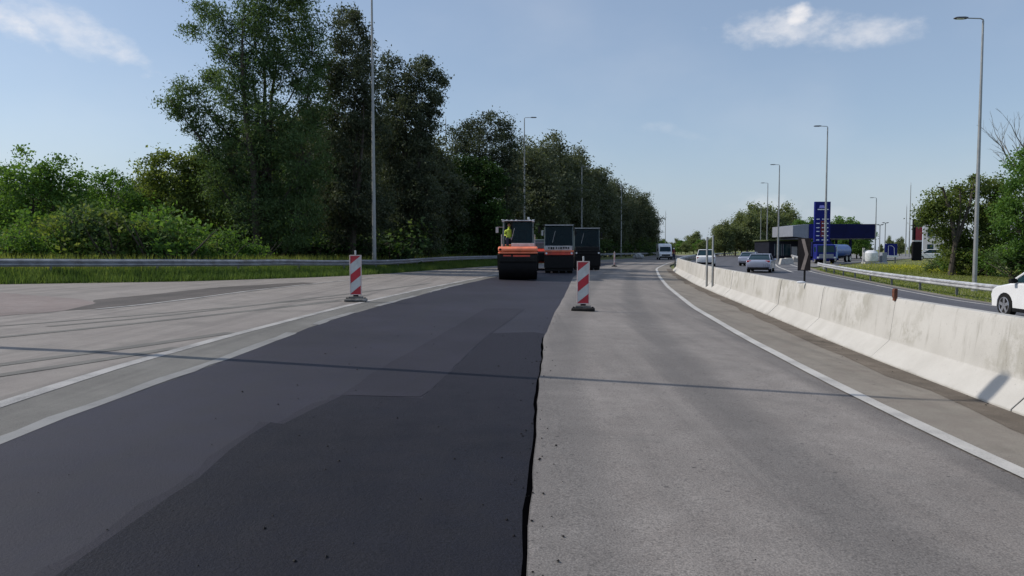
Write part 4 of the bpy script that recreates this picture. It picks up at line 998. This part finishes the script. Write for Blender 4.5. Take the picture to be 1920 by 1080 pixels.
g = ground(1741, 118); car('hatchback_car', 'white car parked by the pale building, half hidden by trees', 'car', 'white', (g.x, g.y, g.z+.02), R(75), 4.2, 1.75, 2.55, .33, SUV_TOP, SUV_GL, 1.6)
for k, (u, d, lb) in enumerate(((1470, 84, 'nearest concrete block by the exit kerb, below the dark shop'), (1478, 88, 'middle concrete block by the exit kerb, below the dark shop'), (1492, 98, 'furthest concrete block by the exit kerb, nearest the fuel station'))):
    g = ground(u, d); o = P('concrete_block', MB().prism([(-.55, 0), (.55, 0), (.4, .7), (-.4, .7)], 'y', -.3, .3), 'conc2', bevel=.03); o.location = (g.x, g.y, g.z); tag(o, lb, 'concrete block', 'concrete blocks by the exit')

# ------------------------------------------------------------ vegetation
ORD = 'first second third fourth fifth sixth seventh eighth ninth tenth eleventh twelfth thirteenth fourteenth fifteenth sixteenth seventeenth eighteenth nineteenth twentieth twenty-first twenty-second twenty-third twenty-fourth'.split()
RNG = np.random.default_rng(11)
DM = 3.6
def leaf_object(name, cen, size, tint, m, parent=None, droop=0.0, aspect=.5):
    """cen (n,3) leaf centres; one small folded diamond per leaf"""
    n = len(cen); th = RNG.uniform(0, 2*np.pi, n); zz = RNG.uniform(-1, 1, n); rr = np.sqrt(1-zz**2)
    a = np.stack([rr*np.cos(th), rr*np.sin(th), zz], 1)
    if droop: a[:, 2] -= droop; a /= np.linalg.norm(a, axis=1)[:, None]
    b = RNG.normal(size=(n, 3)); b -= (b*a).sum(1)[:, None]*a; b /= np.linalg.norm(b, axis=1)[:, None]
    s = (size*RNG.uniform(.6, 1.35, n))[:, None]
    v = np.empty((n, 4, 3)); v[:, 0] = cen-a*s*.5; v[:, 2] = cen+a*s*.5; v[:, 1] = cen+b*s*aspect*.5; v[:, 3] = cen-b*s*aspect*.5
    return quads(name, v, tint, m, parent)
def quads(name, v, tint, m, parent):
    n = len(v); k = v.shape[1]
    me = bpy.data.meshes.new(name); me.vertices.add(n*k); me.vertices.foreach_set('co', v.reshape(-1).astype(np.float32))
    me.loops.add(n*k); me.loops.foreach_set('vertex_index', np.arange(n*k, dtype=np.int32))
    me.polygons.add(n); me.polygons.foreach_set('loop_start', np.arange(0, n*k, k, dtype=np.int32))
    at_ = me.attributes.new('tint', 'FLOAT', 'POINT'); at_.data.foreach_set('value', np.repeat(np.clip(tint, 0, 1), k).astype(np.float32))
    me.update(calc_edges=True); me.materials.append(M[m])
    o = bpy.data.objects.new(name, me); COL.objects.link(o)
    if parent: o.parent = parent
    return o
def tree(name, label, base, lobes, leafm, bark='bark', trunk=.22, leaf=.15, dens=26, clus=1.5, sig=.33, multi=1, droop=0.0, aspect=.5, group=None, twigs=True, cat='tree', seed=1, tbias=0.0):
    """lobes: (cx, cy, cz, rx, ry, rz) world-sized ellipsoids relative to base"""
    global RNG
    RNG = np.random.default_rng(seed); rnd = random.Random(seed)
    rt = thing(name, label, cat, base, 0, group)
    mb = MB(); C_ = []; T = []
    H = max(l[2]+l[5] for l in lobes); crown_c = Vector((sum(l[0] for l in lobes)/len(lobes), sum(l[1] for l in lobes)/len(lobes), 0))
    stems = []
    for k in range(multi):
        a = rnd.uniform(0, 6.28); o = Vector((math.cos(a), math.sin(a), 0))*(.25*multi-.25)*rnd.uniform(.5, 1.2)
        top = Vector((crown_c.x*.6+o.x*2.2, crown_c.y*.6+o.y*2.2, H*rnd.uniform(.6, .8)))
        pts = [o*.4+(top-o*.4)*t+Vector((rnd.uniform(-.12, .12), rnd.uniform(-.12, .12), 0))*(t*H*.12) for t in (0, .2, .4, .6, .8, 1)]
        pts[0].z = -.3; rs = [trunk*x for x in (1.15, .85, .7, .52, .34, .15)]
        mb.tube(pts, rs, 8); stems.append(pts)
    for (cx, cy, cz, rx, ry, rz) in lobes:
        c = Vector((cx, cy, cz)); st = min(stems, key=lambda s: (s[2].xy-c.xy).length+rnd.uniform(0, 1))
        zt = max(.5, c.z-max(.6, (c.xy-st[2].xy).length*.9)-rz*.3); j = min(range(6), key=lambda i: abs(st[i].z-zt)); s0 = st[j]
        mid = s0.lerp(c, .5)+Vector((rnd.uniform(-.3, .3), rnd.uniform(-.3, .3), -.1*(c-s0).length))
        r0 = trunk*(.85, .62, .5, .4, .28, .14)[j]
        if twigs: mb.tube([s0, s0.lerp(mid, .5), mid, mid.lerp(c, .5), c], [r0*.7, r0*.55, r0*.42, r0*.3, r0*.16], 6)
        area = 4*math.pi*(((rx*ry)**1.6+(rx*rz)**1.6+(ry*rz)**1.6)/3)**(1/1.6)
        nc = max(5, int(area*clus)); nl = int(area*dens*DM/nc)
        dirs = RNG.normal(size=(nc, 3)); dirs /= np.linalg.norm(dirs, axis=1)[:, None]
        rad = RNG.uniform(.25, 1.05, nc)**.55
        cc = np.array([cx, cy, cz])+dirs*rad[:, None]*np.array([rx, ry, rz])
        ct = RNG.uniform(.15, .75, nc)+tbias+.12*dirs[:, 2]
        for q in range(nc):
            k = max(4, int(nl*RNG.uniform(.35, 1.7))); s = sig*RNG.uniform(.6, 1.35)
            p = cc[q]+RNG.normal(size=(k, 3))*s*np.array([1, 1, .75])
            C_.append(p); T.append(ct[q]+RNG.normal(size=k)*.16)
            if twigs and q % 3 == 0: 
                e = Vector(cc[q]); mb.tube([c, c.lerp(e, .55)+Vector((0, 0, .1)), e+(e-c)*.12], [r0*.14+.012, .016, .006], 4, False)
    C_ = np.concatenate(C_); T = np.concatenate(T); ok = C_[:, 2] > .03; C_ = C_[ok]; T = T[ok]
    P('trunk', mb, bark, rt, smooth=True)
    leaf_object('crown', C_, leaf, T, leafm, rt, droop, aspect)
    return rt
def plobes(base, d, L, depth=1.0, seed=1):
    """lobes given by direction and apparent size at distance d, turned into metres"""
    r = random.Random(seed); k = d/FPX; out = []
    for (u, v, ru, rv) in L:
        dy = r.uniform(-.9, .9)*depth; p = at(u, v, d+dy)-Vector(base)
        out.append((p.x, p.y, p.z, ru*k, (ru+rv)*.5*k*depth, rv*k))
    return out
def ptree(name, label, u, d, L, leafm, seed=1, depth=1.0, **kw):
    b = ground(u, d); return tree(name, label, tuple(b), plobes(tuple(b), d, L, depth, seed), leafm, seed=seed, **kw)

ptree('willow_tree', 'tallest green willow with branches reaching out to the left above the shrubs', 490, 47, [
    (322, 192, 24, 18), (350, 165, 28, 20), (372, 240, 26, 20), (392, 285, 26, 26), (400, 335, 24, 26), (350, 205, 26, 16), (385, 150, 26, 24), (365, 60, 22, 18), (385, 25, 30, 20), (420, 45, 22, 30), (425, 95, 25, 35), (340, 215, 20, 12), (395, 205, 30, 22),
    (445, 170, 42, 55), (430, 240, 36, 36), (478, 90, 45, 60), (480, 20, 45, 45), (525, -50, 65, 60), (560, 40, 40, 60), (530, 120, 45, 60), (585, 100, 28, 60), (575, 190, 38, 60),
    (500, 230, 50, 55), (440, 310, 36, 45), (500, 320, 50, 55), (570, 300, 48, 70), (420, 375, 32, 40), (480, 410, 50, 50), (560, 410, 55, 55)], 'leafA', 21, 1.0, multi=4, trunk=.30, leaf=.20, dens=36, clus=1.7, sig=.31, droop=.35, aspect=.34)
ptree('grey_willow_tree', 'grey-green tree directly left of the near lamp post, its rounded top in the sky', 655, 51, [
    (650, 35, 24, 18), (672, 45, 22, 20), (640, 75, 26, 28), (675, 95, 24, 30), (625, 130, 22, 35), (655, 150, 42, 45), (690, 160, 28, 45), (640, 220, 45, 50), (690, 240, 36, 50),
    (620, 290, 40, 50), (670, 310, 48, 50), (630, 380, 50, 50), (690, 390, 45, 55), (650, 440, 55, 40)], 'leafB', 22, 1.0, multi=3, trunk=.24, leaf=.20, dens=38, clus=1.7, sig=.30, aspect=.45)
ptree('grey_willow_tree', 'grey-green tree with a bushy rounded right side, right of the near lamp post', 765, 58, [
    (735, 120, 20, 18), (800, 130, 24, 20), (820, 165, 20, 24), (775, 140, 22, 22), (740, 165, 28, 34), (790, 185, 34, 30), (815, 205, 18, 18), (760, 225, 44, 45), (800, 250, 26, 34), (730, 270, 36, 50),
    (785, 300, 38, 45), (745, 350, 45, 50), (800, 360, 36, 50), (730, 425, 42, 50), (790, 430, 48, 50)], 'leafB', 23, 1.0, multi=3, trunk=.24, leaf=.21, dens=38, clus=1.5, sig=.30, aspect=.45)
ptree('broadleaf_tree', 'grey-green tree with a ragged top left of the lamp post behind the rollers', 900, 82, [
    (865, 255, 22, 20), (890, 240, 20, 18), (920, 230, 20, 18), (945, 245, 22, 20), (905, 275, 42, 30), (950, 285, 28, 34), (870, 300, 34, 30), (925, 330, 50, 40), (880, 360, 45, 40), (950, 370, 34, 50), (910, 420, 60, 45)], 'leafB', 24, 1.0, multi=2, trunk=.24, leaf=.25, dens=19, clus=1.1, sig=.4, aspect=.5)
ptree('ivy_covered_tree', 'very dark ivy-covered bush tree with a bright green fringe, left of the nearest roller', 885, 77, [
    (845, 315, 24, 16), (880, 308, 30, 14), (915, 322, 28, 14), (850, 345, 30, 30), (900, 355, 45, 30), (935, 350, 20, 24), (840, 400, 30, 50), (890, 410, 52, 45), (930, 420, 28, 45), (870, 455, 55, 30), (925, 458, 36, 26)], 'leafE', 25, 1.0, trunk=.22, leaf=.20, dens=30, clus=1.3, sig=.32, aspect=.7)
ptree('bright_green_tree', 'bright green rounded tree at the far left edge, with small pointed tops', 60, 43, [
    (42, 295, 12, 14), (118, 305, 12, 14), (75, 320, 18, 14), (15, 330, 36, 24), (50, 345, 40, 34), (105, 345, 34, 34), (145, 345, 20, 24), (-10, 400, 45, 55), (45, 410, 50, 50), (105, 405, 48, 50), (150, 395, 24, 40), (30, 465, 60, 30), (110, 462, 50, 26)], 'leafC', 26, 1.0, multi=2, trunk=.16, leaf=.17, dens=30, clus=1.6, sig=.27, aspect=.6)
ptree('broadleaf_tree', 'smaller mid-green tree in the dip between the left tree and the olive one', 205, 47, [
    (205, 330, 16, 14), (225, 345, 24, 20), (190, 360, 28, 28), (245, 370, 28, 30), (200, 415, 42, 40), (250, 425, 36, 36), (180, 458, 40, 28)], 'leafC', 27, 1.0, trunk=.14, leaf=.18, dens=28, clus=1.5, sig=.28, aspect=.6, tbias=-.05)
ptree('broadleaf_tree', 'olive-green spreading tree just left of the tallest willow', 335, 50, [
    (310, 300, 26, 16), (345, 305, 28, 18), (380, 300, 28, 16), (285, 330, 34, 24), (335, 340, 44, 30), (390, 340, 32, 36), (275, 375, 34, 30), (335, 390, 50, 34), (390, 400, 38, 40), (300, 440, 50, 34), (370, 450, 50, 28)], 'leafD', 28, 1.0, multi=3, trunk=.16, leaf=.19, dens=28, clus=1.5, sig=.28, aspect=.6)
ptree('broadleaf_tree', 'wide tree to the right of the red totem, dead limbs sticking out of its top', 1800, 57, [
    (1740, 400, 26, 20), (1755, 375, 24, 16), (1790, 365, 24, 18), (1820, 350, 26, 20), (1860, 350, 26, 22), (1885, 370, 22, 26), (1775, 395, 32, 24), (1825, 395, 40, 34), (1875, 405, 36, 34), (1762, 432, 18, 16), (1800, 478, 26, 14), (1832, 480, 30, 14), (1780, 445, 34, 28), (1840, 450, 45, 30), (1890, 452, 30, 28), (1790, 470, 20, 18)], 'leafD', 29, 1.0, multi=3, trunk=.20, leaf=.19, dens=32, clus=1.5, sig=.30, aspect=.6, tbias=-.08)
ptree('bright_green_tree', 'bright green tree at the far right edge above the white suv', 1925, 50, [
    (1915, 305, 24, 22), (1935, 330, 36, 30), (1895, 335, 20, 18), (1900, 385, 28, 34), (1950, 390, 40, 40), (1905, 435, 36, 34), (1960, 440, 40, 40), (1900, 470, 34, 20)], 'leafC', 30, 1.0, multi=2, trunk=.18, leaf=.18, dens=30, clus=1.5, sig=.28, aspect=.6)
# dead limbs on the right
g = ground(1922, 51.5); rt = thing('dead_tree', 'bare leafless tree reaching above the bright green tree at the right edge', 'tree', g)
mb = MB(); rnd = random.Random(5)
def limb(a, d, L, r, k):
    b = a+d*L*.5+Vector((rnd.uniform(-.1, .1), rnd.uniform(-.1, .1), rnd.uniform(-.05, .15)))*L*.5; c = a+d*L
    mb.tube([a, b, c], [r, r*.75, r*.45], 6)
    if k:
        for _ in range(3 if k > 1 else 4):
            e = (d+Vector((rnd.uniform(-.8, .8), rnd.uniform(-.6, .6), rnd.uniform(-.35, .6)))).normalized(); limb(c if rnd.random() < .6 else b, e, L*.62, r*.45, k-1)
limb(Vector((0, 0, 0)), Vector((-.02, 0, 1)), 6.4, .17, 0)
for u, v in ((1878, 262), (1860, 250), (1915, 225), (1900, 275)):
    p = at(u, v, 51.5)-g; st = Vector((-.1, 0, 6.2)); d = (p-st); limb(st, d.normalized(), d.length*.6, .085, 3)
P('trunk', mb, 'barkp', rt, smooth=True)
g = ground(1782, 56); rt = thing('dead_tree', 'dark dead stump limb poking out of the wide right-hand tree', 'tree', g); mb = MB()
for u, v, r_ in ((1768, 353, .13), (1800, 355, .07), (1828, 333, .09)):
    p = at(u, v, 56)-g; s0 = Vector((.3, 0, 2.2)); mb.tube([s0, s0.lerp(p, .6)+Vector((.2, 0, 0)), p], [.15, r_, r_*.6], 6); mb.tube([p, p+Vector((-.45, 0, .12))], [r_*.6, .02], 5)
P('trunk', mb.tube([(0, 0, -.2), (.3, 0, 2.4)], [.22, .16], 8), 'bark', rt, smooth=True)

# repeated trees ----------------------------------------------------
DM = 2.6
def proto_tree(name, leafm, H, seed, slim=.30, **kw):
    r = random.Random(seed); L = []
    for i in range(11):
        t = i/10; z = H*(.20+.72*t); w = H*slim*(math.sin(math.pi*(.18+.72*t))**.8)
        a = r.uniform(0, 6.28); q = w*r.uniform(.25, .6)
        L.append((math.cos(a)*q, math.sin(a)*q, z, w*.55, w*.55, H*.10))
    L.append((0, 0, H*.5, H*slim*.62, H*slim*.62, H*.28))
    return tree(name, '', (0, 0, 0), L, leafm, seed=seed, **kw)
row = [proto_tree('grey_willow_tree', 'leafG', 13, 41+i, .34-.03*i, multi=2, trunk=.22, leaf=.30, dens=16, clus=.8, sig=.5, aspect=.5) for i in range(3)]
rowpos = [(978, 98, 262), (1003, 103, 268), (1030, 110, 255), (1053, 117, 275), (1068, 122, 280), (1085, 126, 300), (1098, 129, 298), (1112, 133, 320), (1126, 137, 322), (1142, 141, 345), (1155, 146, 338), (1170, 152, 362), (1182, 156, 352), (1196, 162, 376), (1207, 166, 366), (1217, 172, 392)]
used = set()
def place(protos, i, u, d, vtop, Hp, label, group, rnd, sx=1.0, name=None):
    p = protos[i % len(protos)]; o = p if p.name not in used else copy_tree(p)
    used.add(p.name); g = ground(u, d); h = at(u, vtop, d).z-g.z; s = h/Hp
    o.location = g; o.scale = (s*sx*rnd.uniform(.9, 1.1), s*sx*rnd.uniform(.9, 1.1), s); o.rotation_euler = (0, 0, rnd.uniform(0, 6.28))
    o['label'] = ''; tag(o, label, 'tree', group); return o
rnd = random.Random(8)
for i, (u, d, v) in enumerate(rowpos): place(row, i, u, d, v, 13, ORD[i]+' tree from the left in the tall dark row behind the rollers', 'row of tall trees behind the rollers', rnd, 1.05)
for i, (u, d, v) in enumerate([(395, 63, 300), (440, 66, 262), (478, 64, 240), (515, 68, 215), (552, 65, 200), (590, 68, 215), (628, 66, 225), (665, 69, 215), (702, 66, 230), (740, 70, 225), (778, 72, 238), (815, 74, 265), (850, 80, 300)]):
    place(row, i, u, d, v, 13, ORD[i]+' from the left of the shaded trees filling in behind the big willows', 'shaded trees behind the big willows', rnd, 1.25)
for i, (u, d, v) in enumerate([(-15, 58, 335), (30, 60, 350), (75, 57, 345), (120, 60, 350), (165, 58, 352), (210, 61, 362), (255, 60, 350), (300, 62, 335), (345, 64, 330)]):
    place(row, i, u, d, v, 13, ORD[i]+' from the left of the dark trees behind the left-hand bright green trees', 'dark trees behind the left-hand thicket', rnd, 1.7)
far = [proto_tree('far_tree', 'leafF', 9, 61+i, .42, trunk=.18, leaf=.34, dens=13, clus=.7, sig=.42, aspect=.6) for i in range(2)]
for i, (u, d, v) in enumerate(sorted([(1358, 170, 415), (1378, 176, 402), (1400, 172, 396), (1418, 180, 385), (1440, 176, 388), (1460, 182, 384), (1478, 178, 396), (1390, 185, 400), (1430, 186, 392), (1346, 182, 430), (1470, 190, 400)])):
    place(far, i, u, d, v, 9, ORD[i]+' from the left of the pale green trees beyond the opposite road', 'pale green trees beyond the opposite road', rnd)
sm = [proto_tree('far_tree', 'leafC', 9, 71+i, .42, trunk=.18, leaf=.40, dens=10, clus=.6, sig=.45, aspect=.6) for i in range(2)]
for i, (u, d, v) in enumerate(sorted([(1500, 134, 412), (1520, 140, 408), (1548, 136, 412), (1572, 138, 406), (1592, 135, 408), (1606, 132, 416), (1613, 128, 440), (1590, 130, 428)])):
    place(sm, i, u, d, v, 9, ORD[i]+' tree from the left behind the blue fuel station canopy', 'trees behind the fuel station', rnd)
for i in range(16):
    u = 1232+i*7.6; d = 236+(i*37 % 50); v = 446+((i*29) % 13)-(12 if i in (8, 9) else 0)
    place(far if i % 2 else sm, i, u, d, v, 9, ORD[i]+' distant tree from the left between the white van and the steel posts', 'distant trees beyond the bend', rnd, 1.3)
for i, (u, d, v) in enumerate(sorted([(1667, 190, 443), (1673, 200, 452), (1686, 180, 445), (1690, 210, 449), (1708, 190, 456), (1650, 220, 458), (1630, 200, 458)])):
    place(far, i, u, d, v, 9, ORD[i]+' from the left of the small far trees around the blue arch sign', 'small distant trees near the arch sign', rnd, .7)

# shrubs -------------------------------------------------------------
DM = 1.5
def shrub_proto(leafm, seed, **kw):
    r = random.Random(seed); L = [(r.uniform(-.7, .7), r.uniform(-.5, .5), r.uniform(.4, 1.5), r.uniform(.35, .7), r.uniform(.35, .7), r.uniform(.35, .6)) for _ in range(8)]
    return tree('shrub', '', (0, 0, 0), L, leafm, seed=seed, trunk=.04, multi=4, cat='shrub', **kw)
shr = [shrub_proto('leafC', 81, leaf=.12, dens=60, clus=4, sig=.16, aspect=.6), shrub_proto('leafD', 82, leaf=.12, dens=60, clus=4, sig=.16, aspect=.6), shrub_proto('leafC', 83, leaf=.13, dens=50, clus=4, sig=.2, aspect=.6), shrub_proto('leafA', 86, leaf=.13, dens=55, clus=4, sig=.18, aspect=.5)]
shd = [shrub_proto('leafE', 84, leaf=.16, dens=45, clus=3, sig=.2, aspect=.6), shrub_proto('leafA', 85, leaf=.16, dens=45, clus=3, sig=.2, aspect=.6)]
def shrub(protos, i, u, d, h, label, group, rnd, sx=1.0):
    p = protos[i % len(protos)]; o = p if p.name not in used else copy_tree(p)
    used.add(p.name); g = ground(u, d); s = h/2.0
    o.location = (g.x, g.y, g.z-.1); o.scale = (s*sx*rnd.uniform(.9, 1.25), s*sx*rnd.uniform(.9, 1.25), s); o.rotation_euler = (0, 0, rnd.uniform(0, 6.28))
    tag(o, label, 'shrub', group)
rnd = random.Random(12)
k = 0
for u in range(-10, 560, 26):
    d = 33.5+max(0, (u-60))*.012+rnd.uniform(0, 1.2)+(2.6 if u > 380 else 0)
    h = (2.0 if u < 120 else 2.9 if u < 340 else 1.75)*rnd.uniform(.5, 1.45)
    if u > 430: h *= .72
    shrub(shr, k, u, d, h, ORD[k]+' low green shrub from the left behind the left guard rail', 'shrubs behind the left guard rail', rnd); k += 1
for q, u in enumerate(range(20, 500, 55)): shrub(shr, q, u+rnd.uniform(-10, 10), 38.5+rnd.uniform(0, 2)+(3 if u > 350 else 0), 3.3*rnd.uniform(.8, 1.1)*(.8 if u > 380 else 1), ORD[q]+' taller shrub from the left, in the second row behind the guard rail', 'taller shrubs behind the guard rail', rnd)
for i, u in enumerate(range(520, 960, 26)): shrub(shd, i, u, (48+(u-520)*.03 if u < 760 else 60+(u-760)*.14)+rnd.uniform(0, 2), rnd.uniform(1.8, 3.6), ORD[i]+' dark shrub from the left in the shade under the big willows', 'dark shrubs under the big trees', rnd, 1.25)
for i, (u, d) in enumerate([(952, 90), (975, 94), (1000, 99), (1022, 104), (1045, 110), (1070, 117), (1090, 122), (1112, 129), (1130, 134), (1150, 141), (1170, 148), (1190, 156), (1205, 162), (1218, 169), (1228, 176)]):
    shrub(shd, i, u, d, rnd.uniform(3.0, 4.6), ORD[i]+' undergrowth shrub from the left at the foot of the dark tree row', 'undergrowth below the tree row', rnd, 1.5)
for i, (u, d, h) in enumerate([(1768, 60, 1.6), (1790, 58, 1.9), (1815, 56, 2.2), (1850, 55, 2.4), (1890, 52, 2.4), (1925, 50, 2.6)]):
    shrub(shd+shr, i+1, u, d, h, ORD[i]+' low shrub from the left at the foot of the right-hand trees', 'shrubs below the right-hand trees', rnd, 1.3)

# grass as loose blades ----------------------------------------------
def blades(name, pts, h, tint, m, w=.02, label=None):
    n = len(pts); th = RNG.uniform(0, 2*np.pi, n); hh = h*RNG.uniform(.45, 1.3, n); ln = RNG.uniform(.1, .5, n)*hh
    z = np.array([gz(a, b) for a, b in pts])-.05
    base = np.stack([pts[:, 0], pts[:, 1], z], 1); dx = np.stack([np.cos(th), np.sin(th), th*0], 1)*w
    ph = RNG.uniform(0, 2*np.pi, n); tip = base+np.stack([np.cos(ph)*ln, np.sin(ph)*ln, hh], 1)
    v = np.stack([base-dx, base+dx, tip], 1)
    o = quads(name, v, tint, m, None); o['kind'] = 'stuff'; 
    return o
RNG = np.random.default_rng(5)
def strip_pts(n, ya, yb, fa, fb):
    y = ya+(yb-ya)*RNG.uniform(0, 1, n)**1.3; t = RNG.uniform(0, 1, n)
    x = np.array([fa(b)+(fb(b)-fa(b))*c for b, c in zip(y, t)]); return np.stack([x, y], 1)
p = strip_pts(60000, 23, 75, lambda y: interp(EDGE_L, y)-3.6, lambda y: interp(EDGE_L, y)-.02)
clump = np.array([math.sin(a*1.9+math.sin(b*1.3)*2)*.5+math.sin(b*2.7+a)*.3 for a, b in p])
blades('verge_weeds', p, .34, .5+clump*.35+RNG.normal(size=len(p))*.15, 'grassd', .022)
p = strip_pts(50000, 20, 74, lambda y: interp(EDGE_L, y)-16, lambda y: interp(EDGE_L, y)-3)
blades('meadow_grass', p, .75, RNG.uniform(.1, 1, len(p)), 'grassb', .03)
p = strip_pts(60000, 16, 70, lambda y: interp(EDGE_R, y)+.5, lambda y: interp(EDGE_R, y)+26)
blades('slope_grass', p, .085, RNG.uniform(.1, .9, len(p)), 'grassb', .035)
fl = []
for (u, v, ru, rv, n) in ((1775, 508, 38, 6, 1500), (1695, 506, 45, 5, 1300), (1760, 497, 60, 4, 500), (1640, 503, 60, 5, 500)):
    for _ in range(n): fl.append(gp(u+random.gauss(0, ru*.5), v+random.gauss(0, rv*.5)))
p = np.array(fl); z = np.array([gz(a, b) for a, b in p])
leaf_object('yellow_wildflowers', np.stack([p[:, 0], p[:, 1], z+RNG.uniform(.12, .42, len(p))], 1), .09, RNG.uniform(0, 1, len(p)), 'flower')['kind'] = 'stuff'
blades('wildflower_stems', p, .38, RNG.uniform(.3, 1, len(p)), 'grassb', .02)
